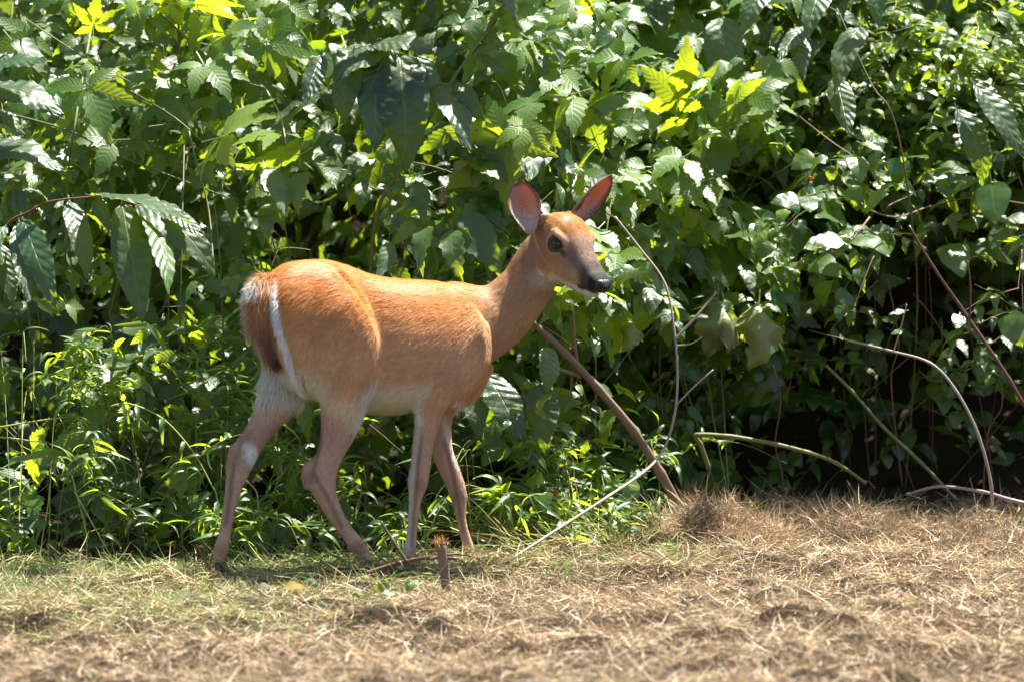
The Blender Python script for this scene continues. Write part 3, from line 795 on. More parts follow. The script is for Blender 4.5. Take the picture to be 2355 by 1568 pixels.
ws = strands("dead_grass", np.stack([xx, yy, hills(xx, yy) + .01], 1), d, rg.uniform(.05, .22, N), rg.uniform(.0009, .002, N), np.stack([np.cos(az), np.sin(az), np.full(N, -.9)], 1) * rg.uniform(.2, .6, N)[:, None],
             np.array([(0.40, 0.32, 0.18), (0.30, 0.26, 0.13), (0.24, 0.26, 0.10), (0.45, 0.36, 0.25)])[rg.integers(0, 4, N)], M_GRASS, rg)
props(ws, "wispy dead grass standing before the dark hollow", "dead grass", kind="stuff")
# ------------------------------------------------------------------ leaves
def leaf_shape(W, n=10, hero=False, serr=0.0, amax=0.8, pw=0.9, tip=0.0, fold=0.25, droop=0.5, curl=0.2, wav=0.0, twist=0.0, pleat=0.0, veins=7, seed=0, petiole=0.18):
    """unit-length leaf along +x, blade in xy, upper face +z. returns verts, tris, uv"""
    rg = np.random.default_rng(seed)
    ys = np.array([-1, -.5, 0, .5, 1.0]) if hero else np.array([-1, 0, 1.0])
    nc = len(ys)
    V, U, T = [], [], []
    ph = rg.uniform(0, 6.28, 4)
    x = z = 0.0; ang = droop * -0.35
    dt = 1.0 / n
    for i in range(n + 1):
        t = i * dt
        w = W * math.sin(math.pi * min(1, t ** amax)) ** pw * (1 - tip * t ** 3)
        if i == n: w = 0.0
        tooth = serr * ((i % 2) * 2 - 1) if 0 < i < n else 0
        tw = twist * t
        for yv in ys:
            s = abs(yv)
            ww = w * (1 + (tooth if s == 1 else 0)) * (1 + 0.06 * math.sin(9 * t + ph[0] + (2 if yv > 0 else 0)))
            yy = yv * ww
            zz = s * w * math.tan(fold) - curl * w * s * s + wav * W * s * math.sin(2 * math.pi * 2.2 * t + ph[1] + (1.3 if yv > 0 else 0))
            if pleat: zz += pleat * W * (0.35 + 0.65 * s) * math.sin(2 * math.pi * (veins * t - 0.55 * s)) * (1 if s else 0)
            dx = (0.035 if (i % 2) else 0) * (s == 1) * (1 if serr else 0)
            lx = dx - 0.12 * w * s
            cy, cz = yy * math.cos(tw) - zz * math.sin(tw), yy * math.sin(tw) + zz * math.cos(tw)
            V.append((x + lx * math.cos(ang) - cz * math.sin(ang) * -1 * 0 + cz * math.sin(ang), cy, z + lx * -math.sin(ang) + cz * math.cos(ang)))
            U.append((t, 0.5 + 0.5 * yv))
        x += math.cos(ang) * dt; z -= math.sin(ang) * dt
        ang += droop * dt * 1.35
    for i in range(n):
        for j in range(nc - 1):
            a = i * nc + j
            T += [(a, a + nc, a + nc + 1), (a, a + nc + 1, a + 1)]
    if petiole:
        b = len(V)
        a0 = droop * 0.2
        for s in (-1, 1):
            V += [(-petiole, s * 0.010, petiole * a0), (0.02, s * 0.008, 0.0)]
            U += [(0, 0.5), (0, 0.5)]
        T += [(b, b + 1, b + 3), (b, b + 3, b + 2)]
    return np.array(V), np.array(T), np.array(U)
def rotz(v, a):
    c, s = math.cos(a), math.sin(a)
    return np.stack([v[:, 0] * c - v[:, 1] * s, v[:, 0] * s + v[:, 1] * c, v[:, 2]], 1)
def rotx(v, a):
    c, s = math.cos(a), math.sin(a)
    return np.stack([v[:, 0], v[:, 1] * c - v[:, 2] * s, v[:, 1] * s + v[:, 2] * c], 1)
def merge(parts):
    V, T, U = [], [], []; o = 0
    for v, t, u in parts:
        V.append(v); T.append(t + o); U.append(u); o += len(v)
    return np.concatenate(V), np.concatenate(T), np.concatenate(U)
def compound(angles, sizes, seed, **kw):
    rg = np.random.default_rng(seed)
    out = []
    for i, (a, s) in enumerate(zip(angles, sizes)):
        v, t, u = leaf_shape(seed=seed * 10 + i, petiole=0.10, **{**kw, "droop": kw.get("droop", .5) * rg.uniform(0.6, 1.4), "fold": kw.get("fold", .25) * rg.uniform(0.5, 1.5)})
        v = rotx(v + np.array((0.06, 0, 0)), rg.uniform(-0.35, 0.35))
        v = rotz(v * s, a + rg.normal(0, 0.1))
        v[:, 2] -= 0.10 * abs(a) * np.hypot(v[:, 0], v[:, 1])
        out.append((v, t, u))
    out.append((np.array([(-0.35, -.010, 0.06), (-0.35, .010, 0.06), (0, -.008, 0), (0, .008, 0)]), np.array([(0, 2, 3), (0, 3, 1)]), np.array([(0, .5)] * 4)))
    return merge(out)
SPEC = {}
SPEC["bramble"] = [compound([0, .85, -.85, 1.85, -1.85], [1, .86, .86, .62, .62], 100 + i, W=.225, n=12, serr=.12, amax=.70, pw=.85, tip=.45, fold=.22, droop=[.35, .6, .9, .25][i % 4], curl=.1) for i in range(6)]
SPEC["trifoliate"] = [compound([0, 1.15, -1.15], [1, .85, .85], 200 + i, W=.27, n=12, serr=.12, amax=.66, pw=.85, tip=.45, fold=.2, droop=[.3, .6, .9][i % 3], curl=.12) for i in range(5)]
SPEC["ovate"] = [leaf_shape(W=.215, n=14, serr=.06, amax=.68, pw=.95, tip=.55, fold=.22 + .05 * (i % 3), droop=[.4, .8, 1.2, .2][i % 4], curl=.15, wav=.10, twist=[0, .4, -.4][i % 3], seed=300 + i) for i in range(7)]
SPEC["round"] = [leaf_shape(W=.36, n=10, amax=.70, pw=.66, tip=.3, fold=.18, droop=[.3, .7, 1.0][i % 3], curl=.25, wav=.06, twist=[0, .3, -.3][i % 3], seed=400 + i) for i in range(6)]
SPEC["serrate"] = [leaf_shape(W=.195, n=14, serr=.10, amax=.64, pw=.92, tip=.55, fold=.25, droop=[.4, .8, 1.3][i % 3], curl=.1, wav=.1, twist=[0, .35, -.35][i % 3], seed=500 + i) for i in range(6)]
SPEC["small"] = [leaf_shape(W=.24, n=6, amax=.75, pw=.8, tip=.2, fold=.25, droop=[.3, .7, 1.0][i % 3], curl=.1, seed=600 + i) for i in range(5)]
SPEC["blade"] = [leaf_shape(W=.075, n=7, amax=.55, pw=.55, tip=.55, fold=.3, droop=[.3, .8, 1.3, 1.8][i % 4], curl=0, twist=[0, .5, -.5][i % 3], seed=700 + i, petiole=0) for i in range(8)]
SPEC["large"] = [leaf_shape(W=.175, n=28, hero=True, amax=.85, pw=.72, tip=.2, fold=.16, droop=[.5, .9, .7, 1.1][i % 4], curl=.15, wav=.09, pleat=.075, veins=9, twist=[0, .35, -.35, .15][i % 4], seed=800 + i, petiole=.07) for i in range(6)]
SPEC["broad"] = [leaf_shape(W=.245, n=26, hero=True, amax=.80, pw=.72, tip=.45, fold=.15, droop=[.5, .9, .7, 1.0][i % 4], curl=.2, wav=.10, pleat=.06, veins=8, twist=[0, .3, -.3][i % 3], seed=900 + i, petiole=.12) for i in range(6)]
SPEC["wilted"] = [leaf_shape(W=.30, n=14, hero=True, serr=.08, amax=.66, pw=.8, tip=.25, fold=-.5, droop=[1.6, 2.1, 1.2][i % 3], curl=.3, wav=.28, pleat=.05, twist=[.5, -.6, .2][i % 3], seed=950 + i) for i in range(4)]

def leaf_mat(name, dark, mid, light, trans, veins=8.0, slope=0.55, rough=0.36, tmix=0.42, pale=(0.22, 0.30, 0.16), vein_mix=0.30, spec=0.85, bump=0.22):
    k = NT(name)
    uv = k.n("UVMap", uv_map="UVMap")
    sp = k.n("SeparateXYZ", {0: uv.outputs[0]})
    t = sp.outputs[0]
    s = k.math('ABSOLUTE', k.math('MULTIPLY', k.math('SUBTRACT', sp.outputs[1], 0.5), 2.0))
    ob = k.n("ObjectInfo")
    at = k.n("Attribute", attribute_name="rnd")
    rnd = k.math('FRACT', k.math('ADD', ob.outputs["Random"], at.outputs["Fac"]))
    rnd2 = k.math('FRACT', k.math('MULTIPLY', rnd, 7.31))
    ph = k.math('SUBTRACT', k.math('MULTIPLY', t, veins), k.math('MULTIPLY', s, slope * veins * 0.35))
    wv = k.math('ABSOLUTE', k.math('SUBTRACT', k.math('FRACT', ph), 0.5))             # 0 at the lateral veins
    lat = k.n("MapRange", {0: wv, 1: 0.0, 2: 0.10, 3: 1.0, 4: 0.0}).outputs[0]
    rib = k.n("MapRange", {0: s, 1: 0.02, 2: 0.07, 3: 1.0, 4: 0.0}).outputs[0]
    vein = k.math('MAXIMUM', k.math('MULTIPLY', lat, 0.4), rib)
    base = k.ramp(rnd, [(0.0, dark), (0.45, mid), (0.85, mid), (1.0, light)])
    tc = k.n("TexCoord")
    nz = k.n("TexNoise", {"Vector": tc.outputs["Object"], "Scale": 5.0, "Detail": 4.0, "Roughness": 0.7})
    base = k.mix(k.math('MULTIPLY', nz.outputs[0], 0.5), base, dark)
    # holes' rims, rust flecks on some leaves
    n2 = k.n("TexNoise", {"Vector": tc.outputs["Object"], "Scale": 23.0, "Detail": 2.0})
    fleck = k.math('MULTIPLY', k.math('GREATER_THAN', n2.outputs[0], 0.70), k.math('GREATER_THAN', rnd2, 0.6))
    base = k.mix(k.math('MULTIPLY', fleck, 0.7), base, (0.10, 0.06, 0.02))
    base = k.mix(k.math('MULTIPLY', vein, vein_mix), base, light)
    ge = k.n("NewGeometry")
    base = k.mix(k.math('MULTIPLY', ge.outputs["Backfacing"], 0.45), base, pale)
    hgt = k.math('SUBTRACT', k.math('MULTIPLY', k.math('SMOOTH_MIN', wv, 0.5, 0.2), 1.0), k.math('MULTIPLY', rib, 0.25))
    hgt = k.math('ADD', hgt, k.math('MULTIPLY', n2.outputs[0], 0.25))
    bp = k.n("Bump", {"Height": hgt, "Strength": bump, "Distance": 0.006})
    ro = k.math('ADD', rough, k.math('MULTIPLY', rnd2, 0.16))
    pb = k.n("BsdfPrincipled", {"Base Color": base, "Roughness": ro, "Specular IOR Level": spec, "Normal": bp.outputs[0]})
    tcol = k.mix(k.math('MULTIPLY', vein, 0.3), k.mix(rnd, trans, tuple(c * f for c, f in zip(trans, (1.25, 1.05, 0.8)))), tuple(c * 0.5 for c in trans))
    tcol = k.mix(k.math('MULTIPLY', fleck, 0.8), tcol, (0.08, 0.05, 0.01))
    tr = k.n("BsdfTranslucent", {"Color": tcol, "Normal": bp.outputs[0]})
    return k.finish(k.n("MixShader", {0: tmix, 1: pb.outputs[0], 2: tr.outputs[0]}).outputs[0])
MAT = {
    "bramble": leaf_mat("bramble_leaf", (0.026, 0.080, 0.009), (0.074, 0.165, 0.014), (0.19, 0.30, 0.04), (0.46, 0.61, 0.025), veins=9, rough=.36, tmix=.50),
    "ovate": leaf_mat("shrub_leaf", (0.0144, 0.0504, 0.0072), (0.0331, 0.0922, 0.0130), (0.13, 0.24, 0.03), (0.40, 0.58, 0.025), veins=7, tmix=.46),
    "round": leaf_mat("vine_leaf", (0.0144, 0.0518, 0.0094), (0.0302, 0.0893, 0.0158), (0.13, 0.24, 0.03), (0.37, 0.56, 0.03), veins=5, rough=.28, bump=.15, tmix=.46),
    "large": leaf_mat("sapling_leaf", (0.0130, 0.0396, 0.0115), (0.0245, 0.0648, 0.0158), (0.10, 0.18, 0.05), (0.34, 0.50, 0.02), veins=9, rough=.38, tmix=.34, bump=.6, spec=.7, vein_mix=.5),
    "small": leaf_mat("creeper_leaf", (0.0432, 0.0936, 0.0101), (0.0792, 0.1512, 0.0144), (0.22, 0.30, 0.04), (0.42, 0.60, 0.03), veins=4, bump=.1, tmix=.5),
    "blade": leaf_mat("stilt_grass_leaf", (0.0202, 0.0648, 0.0086), (0.0432, 0.1188, 0.0130), (0.17, 0.28, 0.04), (0.42, 0.60, 0.03), veins=2, slope=0, bump=.1, rough=.38, tmix=.48),
    "wilted": leaf_mat("wilted_leaf", (0.10, 0.13, 0.04), (0.20, 0.23, 0.08), (0.34, 0.34, 0.17), (0.46, 0.50, 0.12), veins=7, pale=(0.36, 0.36, 0.22)),
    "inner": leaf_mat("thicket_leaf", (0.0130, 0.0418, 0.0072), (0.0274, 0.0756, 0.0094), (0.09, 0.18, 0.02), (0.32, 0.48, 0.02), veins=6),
}
SPEC_MAT = {"bramble": "bramble", "trifoliate": "bramble", "ovate": "ovate", "serrate": "ovate", "round": "round", "small": "small", "blade": "blade", "large": "large", "broad": "large", "wilted": "wilted"}
def leaf_mesh(name, arr, mat, rnd=None):
    v, t, u = arr
    me = fast_mesh(name, v, t)
    uvl = me.uv_layers.new(name="UVMap")
    uvl.data.foreach_set("uv", u[t.ravel()].astype(np.float32).ravel())
    if rnd is not None: point_attr(me, "rnd", rnd)
    me.materials.append(mat)
    return me
MESHES = {sp: [leaf_mesh("leaf_" + sp, a, MAT[SPEC_MAT[sp]]) for a in SPEC[sp]] for sp in SPEC}

def bark_mat(name, c0, c1, rough=0.6):
    k = NT(name)
    tc = k.n("TexCoord")
    mp = k.n("Mapping", {"Vector": tc.outputs["Object"], "Scale": (1, 1, 0.35)})
    nz = k.n("TexNoise", {"Vector": mp.outputs[0], "Scale": 110.0, "Detail": 5.0, "Roughness": 0.65})
    n2 = k.n("TexNoise", {"Vector": tc.outputs["Object"], "Scale": 9.0, "Detail": 3.0})
    c = k.mix(nz.outputs[0], c0, c1)
    c = k.mix(k.math('MULTIPLY', n2.outputs[0], 0.6), c, tuple(x * 0.55 for x in c0))
    bp = k.n("Bump", {"Height": nz.outputs[0], "Strength": 0.6, "Distance": 0.002})
    return k.finish(k.n("BsdfPrincipled", {"Base Color": c, "Roughness": rough, "Specular IOR Level": 0.35, "Normal": bp.outputs[0]}).outputs[0])
M_CANE = bark_mat("cane_green", (0.10, 0.13, 0.035), (0.22, 0.20, 0.08))
M_PURPLE = bark_mat("cane_purple", (0.085, 0.035, 0.030), (0.17, 0.085, 0.060), 0.45)
M_GREYC = bark_mat("cane_grey", (0.26, 0.20, 0.17), (0.40, 0.33, 0.29), 0.5)
M_STICK = bark_mat("stick_brown", (0.15, 0.095, 0.065), (0.28, 0.20, 0.15), 0.7)
M_REDTW = bark_mat("twig_red", (0.16, 0.055, 0.025), (0.25, 0.11, 0.05), 0.5)
M_YEL = bark_mat("tendril_yellow", (0.30, 0.32, 0.07), (0.42, 0.42, 0.12), 0.5)

def tube_arr(V, F, pts, r0, r1, n=7, sub=4, knots=0.0, seed=0, thorns=0):
    rg = np.random.default_rng(abs(seed))
    pp = catmull([np.array(p, float) for p in pts], sub) if sub > 1 else [np.array(p, float) for p in pts]
    m = len(pp); base = len(V)
    for i, p in enumerate(pp):
        t = pp[min(i + 1, m - 1)] - pp[max(i - 1, 0)]; t = t / (np.linalg.norm(t) + 1e-9)
        a = np.cross(t, (0.3, 1, 0.2)); a /= np.linalg.norm(a) + 1e-9; b = np.cross(t, a)
        r = r0 + (r1 - r0) * i / (m - 1)
        if knots: r *= 1 + knots * (1.0 if (i % sub) == 0 else -0.3) * rg.uniform(.5, 1.3)
        for k_ in range(n):
            th = 2 * math.pi * k_ / n
            V.append(p + (a * math.cos(th) + b * math.sin(th)) * r)
    for i in range(m - 1):
        for k_ in range(n):
            k2 = (k_ + 1) % n
            F.append((base + i * n + k_, base + i * n + k2, base + (i + 1) * n + k2, base + (i + 1) * n + k_))
    F.append(tuple(base + k_ for k_ in range(n))[::-1]); F.append(tuple(base + (m - 1) * n + k_ for k_ in range(n)))
    for _ in range(thorns):
        i = rg.integers(1, m - 1); p = pp[i]; r = (r0 + (r1 - r0) * i / m)
        dn = rg.normal(size=3); dn /= np.linalg.norm(dn); b0 = len(V)
        ax = pp[i] - pp[i - 1]; ax = ax / (np.linalg.norm(ax) + 1e-9)
        V += [p + ax * 0.003 + dn * r * .8, p - ax * 0.003 + dn * r * .8, p + np.cross(ax, dn) * 0.0015 + dn * r * .8, p + dn * (r + 0.007) - ax * 0.003]
        F += [(b0, b0 + 1, b0 + 3), (b0 + 1, b0 + 2, b0 + 3), (b0 + 2, b0, b0 + 3)]
    return pp
def stem(pts, r0, r1, mat, parent=None, name="stem", **kw):
    V, F = [], []
    pp = tube_arr(V, F, pts, r0, r1, **kw)
    return link(name, mesh_from(name, V, F), parent, mat), pp

def basis(d, nrm, scale):
    d = np.array(d, float); d /= np.linalg.norm(d) + 1e-9
    nrm = np.array(nrm, float); nrm = nrm - d * (nrm @ d); nrm /= np.linalg.norm(nrm) + 1e-9
    y = np.cross(nrm, d)
    return np.stack([d, y, nrm], 1) * scale
class Plant:
    def __init__(self, name, loc, label, category, group=None, maxleaf=280):
        self.root = empty(name, loc); props(self.root, label, category, group)
        self.leaves = []; self.maxleaf = maxleaf; self.origin = np.array(loc, float)
    def leaf(self, sp, pos, d, nrm, size, pri=0.0, var=None, narrow=1.0):
        if pri < 1.0 and pri > -1:
            uq, vq = unproj(np.array([pos], float))
            if hole(uq[0], vq[0]) and RNG.random() < .85: return
        self.leaves.append((sp, RNG.integers(len(SPEC[sp])) if var is None else var, np.array(pos, float), basis(d, nrm, size) * np.array((1, narrow, narrow)), size, pri))
    def stem(self, pts, r0, r1, mat, name="stem", **kw):
        return stem([np.array(p) for p in pts], r0, r1, mat, self.root, name, **kw)[1]
    def build(self, leafname="leaf"):
        # the leaves that show largest stand as parts of their own, those deep inside are joined
        def score(l):
            u = l[2][0] / S + 1177; inv = -0.8 * S * 1400 < l[2][0] < 0.8 * S * 2400
            return l[5] * 10 + l[4] * 6 - l[2][1] * 1.6
        ls = sorted(self.leaves, key=score, reverse=True)
        for sp, var, pos, B, size, pri in ls[:self.maxleaf]:
            o = bpy.data.objects.new(leafname, MESHES[sp][var])
            COL.objects.link(o)
            o.parent = self.root
            o.matrix_parent_inverse = Matrix.Translation(-self.root.location)
            M = Matrix.Identity(4)
            for i in range(3):
                for j in range(3): M[i][j] = B[i, j]
                M[i][3] = pos[i]
            o.matrix_basis = M
        rest = ls[self.maxleaf:]
        bymat = {}
        for l in rest: bymat.setdefault(SPEC_MAT[l[0]], []).append(l)
        for mname, items in bymat.items():
            o = foliage("foliage", items, MAT[mname], self.root)
            props(o, kind="stuff")
        return self.root
def foliage(name, items, mat, parent=None):
    V, T, U, R = [], [], [], []; off = 0
    for sp, var, pos, B, size, pri in items:
        v, t, u = SPEC[sp][var]
        V.append(v @ B.T + pos); T.append(t + off); U.append(u); R.append(np.full(len(v), RNG.random())); off += len(v)
    return link(name, leaf_mesh(name, (np.concatenate(V), np.concatenate(T), np.concatenate(U)), mat, np.concatenate(R)), parent)

# ------------------------------------------------------------------ the hedge's front
def front(u, v):
    """depth (m) of the hedge's face"""
    yl = np.interp(v, [-200, 0, 300, 600, 900, 1150, 1300], [1.45, 1.22, 0.92, 0.70, 0.52, 0.42, 0.34])
    yr = np.interp(v, [-200, 0, 300, 500, 650, 800, 950, 1200], [1.95, 1.80, 1.55, 1.42, 1.48, 1.70, 1.88, 1.95])
    k_ = float(sm(1250, 1750, np.array([u]))[0])
    return yl * (1 - k_) + yr * k_ + 0.13 * math.sin(u * 0.013 + v * 0.009) + 0.10 * math.sin(v * 0.023 - u * 0.008 + 1.0) + 0.06 * math.sin(u * 0.031 + 2.0) * math.sin(v * 0.037)
def gap(u, v):
    """where the foliage thins out and the dark inside shows"""
    g = math.sin(u * 0.021 + 1.3 * math.sin(v * 0.013)) * math.sin(v * 0.024 + 1.1 * math.sin(u * 0.011 + 1)) + 0.5 * math.sin(u * 0.047 - v * 0.031) + 0.3 * noise.noise((u * 0.03, v * 0.03, 0))
    return g > 0.42
HOLES = np.array([(200, 30, 60), (300, 270, 45), (620, 560, 55), (760, 510, 100), (690, 440, 55), (900, 590, 60), (60, 770, 60), (60, 960, 85), (250, 720, 45), (1560, 870, 45), (1480, 800, 45),
                  (1900, 1050, 150), (2100, 1000, 170), (2270, 1050, 150), (2150, 730, 110), (2050, 660, 75), (1890, 770, 55), (900, 1040, 75), (1060, 1080, 60), (1740, 430, 55), (2080, 290, 45), (560, 1080, 60), (330, 1050, 60),
                  (1850, 520, 45), (730, 1010, 50), (640, 230, 45), (1250, 470, 40), (1330, 830, 50), (140, 1130, 50), (2330, 640, 60), (1010, 430, 40), (420, 690, 40), (1620, 620, 40)], float)
def hole(u, v):
    w = 12 * math.sin(u * .05 + v * .03) + 10 * math.sin(v * .07)
    return bool(np.any((HOLES[:, 0] - u) ** 2 + ((HOLES[:, 1] - v) * 1.15) ** 2 < (HOLES[:, 2] * 1.35 + w) ** 2))
def rand_leaf_frame(up=0.8, out=0.5, jit=0.45, hang=0.55, side=1.0, lean=0.0):
    n = np.array((0.05, -out, up)) + RNG.normal(size=3) * jit
    n /= np.linalg.norm(n)
    d = np.array((RNG.normal() * side + lean, -0.45 + RNG.normal() * 0.4, -hang + RNG.normal() * 0.35))
    return d, n
def fill(plant, rects, count, sp, size, depth=(0.0, 0.35), **kw):
    """scatter leaves through the hedge's outer layer; rects are (u0,u1,v0,v1,weight)"""
    w = np.array([r[4] * (r[1] - r[0]) * (r[3] - r[2]) for r in rects]); w = w / w.sum()
    for _ in range(int(count * .8)):
        r = rects[RNG.choice(len(rects), p=w)]
        u = RNG.uniform(r[0], r[1]) + RNG.normal() * 18; v = RNG.uniform(r[2], r[3]) + RNG.normal() * 18
        if gap(u, v) and RNG.random() < 0.8: continue
        if hole(u, v) and RNG.random() < 0.9: continue
        Y = front(u, v) + depth[0] + (depth[1] - depth[0]) * RNG.random() ** 1.4
        p = P(u, v, Y)
        d, n = rand_leaf_frame(**kw)
        s = RNG.uniform(*size) * S * (1.0 if sp == 'blade' else 1.24) * math.exp(RNG.normal() * .3)
        spx = sp if isinstance(sp, str) else sp[RNG.integers(len(sp))]
        plant.leaf(spx, np.array(p) - d / np.linalg.norm(d) * s * 0.4, d, n, s)
def gz(x, y): return float(hills(np.array([x]), np.array([y]))[0])
def base_at(u, Y):
    p = P(u, 1300, Y); return (p.x, Y, gz(p.x, Y))

def spray(pl, u, v, length, sp, size, n=7, mat=None, heading=None, dy=-.02, pri=.3):
    """a twig with leaves set alternately along it"""
    a = heading if heading is not None else RNG.choice([RNG.uniform(-.5, .9), math.pi - RNG.uniform(-.5, .9), RNG.uniform(.4, 2.7)])
    p = np.array(P(u, v, front(u, v) + .10 + dy)); d = np.array((math.cos(a), -.55, -math.sin(a) * .8)); d /= np.linalg.norm(d)
    path = [p.copy()]; tang = []
    step = length * S / n
    for i in range(n):
        d = d + np.array((0, -.02, -.075)) + RNG.normal(size=3) * .05; d /= np.linalg.norm(d)
        p = p + d * step; path.append(p.copy()); tang.append(d.copy())
    pl.stem(path, .0017, .0007, mat or M_CANE, name="twig", n=5, sub=2)
    for i in range(n):
        sd_ = np.cross(tang[i], (0, -.4, .9)); sd_ /= np.linalg.norm(sd_)
        sg = 1 if i % 2 else -1
        ld = tang[i] * .65 + sd_ * sg * .8 + np.array((0, -.05, -.22)) + RNG.normal(size=3) * .12
        if i == n - 1: ld = tang[i] + np.array((0, 0, -.2))
        pl.leaf(sp, path[i + 1], ld, np.array((RNG.normal() * .2, -.5, .85)) + RNG.normal(size=3) * .2, RNG.uniform(*size) * S * (1.15 if i < n - 2 else .85), pri=pri)
def sprays(pl, rects, count, sp, size, length=(150, 260), n=(5, 9), mat=None, pri=.3):
    w = np.array([(r[1] - r[0]) * (r[3] - r[2]) for r in rects], float); w /= w.sum()
    for _ in range(count):
        r = rects[RNG.choice(len(rects), p=w)]
        spray(pl, RNG.uniform(r[0], r[1]), RNG.uniform(r[2], r[3]), RNG.uniform(*length), sp if isinstance(sp, str) else sp[RNG.integers(len(sp))], size, int(RNG.integers(*n)), mat, pri=pri)
# ------------------------------------------------------------------ plants of the hedge
def hero(pl, sp, b, t, Y, dY=-0.03, n=(0, -0.8, 0.6), var=None, k=1.08, tilt=0.55):
    dY = dY - tilt * math.hypot(b[0] - t[0], b[1] - t[1]) * S * RNG.uniform(.5, 1.3); n = (n[0], n[1], n[2] + .3)
    pb_ = np.array(P(b[0], b[1], Y)); pt_ = np.array(P(t[0], t[1], Y + dY))
    d = pt_ - pb_
    pl.leaf(sp, pb_, d + np.array((0, 0, 0.12)) * np.linalg.norm(d) * 0, n, np.linalg.norm(d) * k, pri=1.0, var=var, narrow=max(.55, math.hypot(d[0], d[2]) / np.linalg.norm(d)) if sp in ('large', 'broad') else 1.0)
def pts(lst, Y=None, dy=0.0):
    return [P(q[0], q[1], (front(q[0], q[1]) + dy) if Y is None else Y) for q in lst]
def cane_from_ground(pl, path, r0, r1, mat, dy=0.0, **kw):
    p = pts(path, None, dy)
    return pl.stem(p, r0, r1, mat, **kw)
def fill_canes(pl, n, urange, vtop, mat, r=0.0032, Yb=1.2, thorns=0):
    for i in range(n):
        u0 = RNG.uniform(*urange); u1 = u0 + RNG.normal() * 140; vt = RNG.uniform(*vtop)
        b = base_at(u0, Yb + RNG.uniform(-.15, .35))
        um, vm = (u0 * .6 + u1 * .4) + RNG.normal() * 60, 1300 - (1300 - vt) * 0.6
        pl.stem([b, P(um, vm, front(um, vm) + 0.25), P(u1, vt, front(u1, vt) + 0.08), P(u1 + RNG.normal() * 90, vt + RNG.uniform(-60, 60), front(u1, vt) - 0.02)],
                r, r * 0.45, mat, n=6, seed=i, thorns=thorns)

# bramble, upper left
br = Plant("bramble", base_at(330, 1.25), "bramble with five-fingered toothed leaves above the drooping red twig", "bramble", maxleaf=190)
for path, r in (([(375, 36), (476, 133), (557, 186), (609, 202)], .0036), ([(407, -30), (420, 210), (444, 343), (480, 484), (492, 640)], .0042), ([(20, 262), (161, 302), (262, 355), (387, 403), (537, 460)], .0036),
                ([(214, 40), (173, 282), (157, 400), (150, 600)], .0044), ([(60, 45), (194, 133), (300, 190)], .003), ([(300, 210), (400, 270), (470, 330)], .003)):
    cane_from_ground(br, path, r, r * .7, M_CANE, -0.06, n=7, thorns=10, seed=int(path[0][0]))
fill_canes(br, 7, (30, 620), (20, 330), M_CANE, thorns=8)
for p in ([(609, 202), (645, 266), (661, 339), (686, 357), (718, 339)], [(661, 339), (637, 407)]):
    br.stem(pts(p, None, -0.10), .0022, .0014, M_YEL, name="tendril", n=6)
hero(br, "bramble", (508, 316), (610, 268), .66, -.05, (0.0, -.85, .55), 0)
hero(br, "bramble", (470, 150), (520, 215), .85, -.06, (0.2, -.7, .7), 1)
hero(br, "trifoliate", (515, 85), (585, 45), .95, -.03, (-.3, -.6, .75), 1)
hero(br, "bramble", (215, 60), (215, -10), 1.0, .0, (0, -.8, .6), 3)
hero(br, "trifoliate", (640, 420), (655, 490), .62, -.05, (.3, -.9, .3), 2)
fill(br, [(0, 700, -70, 130, 1.2), (150, 690, 130, 420, 1.0), (0, 200, 130, 420, .5)], 180, ["bramble", "trifoliate"], (52, 96), (-.04, .3), up=.85, out=.55, jit=.42)
fill(br, [(0, 700, -70, 430, 1)], 90, ["serrate", "ovate"], (50, 100), (-.02, .3))
sprays(br, [(20, 680, -20, 420)], 16, ['serrate', 'ovate'], (50, 92))
br.build()

# bramble, bright bank right of the doe's ears
bb = Plant("bramble", base_at(1480, 1.4), "sunlit bramble with large ribbed toothed leaves above the doe's ears", "bramble", maxleaf=240)
for path, r in (([(1168, 0), (1120, 80), (1083, 128)], .005), ([(1240, 130), (1330, 220), (1440, 330)], .0034), ([(1390, 60), (1480, 140), (1560, 210)], .0034), ([(1100, 420), (1000, 385), (935, 372)], .003),
                ([(1395, 490), (1440, 520), (1500, 560), (1560, 600)], .003), ([(1760, 190), (1700, 260), (1640, 330)], .003)):
    cane_from_ground(bb, path, r, r * .7, M_CANE, -0.05, n=7, thorns=8, seed=int(path[0][0]))
fill_canes(bb, 8, (1180, 1760), (30, 420), M_CANE, thorns=8)
for i, (b, t) in enumerate([((1560, 230), (1590, 105)), ((1690, 240), (1700, 165)), ((1500, 250), (1430, 240)), ((1600, 330), (1660, 300)), ((1275, 300), (1300, 235)), ((1330, 400), (1375, 330)), ((1205, 290), (1185, 365)),
                            ((1440, 150), (1500, 110)), ((1290, 160), (1235, 205)), ((1620, 175), (1560, 150)), ((1350, 250), (1420, 210))]):
    hero(bb, "bramble" if i % 3 == 0 else "trifoliate", b, t, front(*b) - .12, -.04, (RNG.normal() * .3, -.75, .7), i % 5)
fill(bb, [(1100, 1800, -70, 420, 1.0), (1280, 1760, 420, 640, .8), (1050, 1200, 320, 480, .6)], 220, ["bramble", "trifoliate"], (58, 110), (-.06, .3), up=1.0, out=.6, jit=.3)
fill(bb, [(1080, 1820, -70, 660, 1)], 190, ["serrate", "ovate", "broad"], (60, 120), (-.02, .3), up=1.0, out=.55, jit=.32)
sprays(bb, [(1080, 1780, -20, 420), (1300, 1720, 420, 600)], 20, ['serrate', 'ovate'], (60, 108))
bb.build()

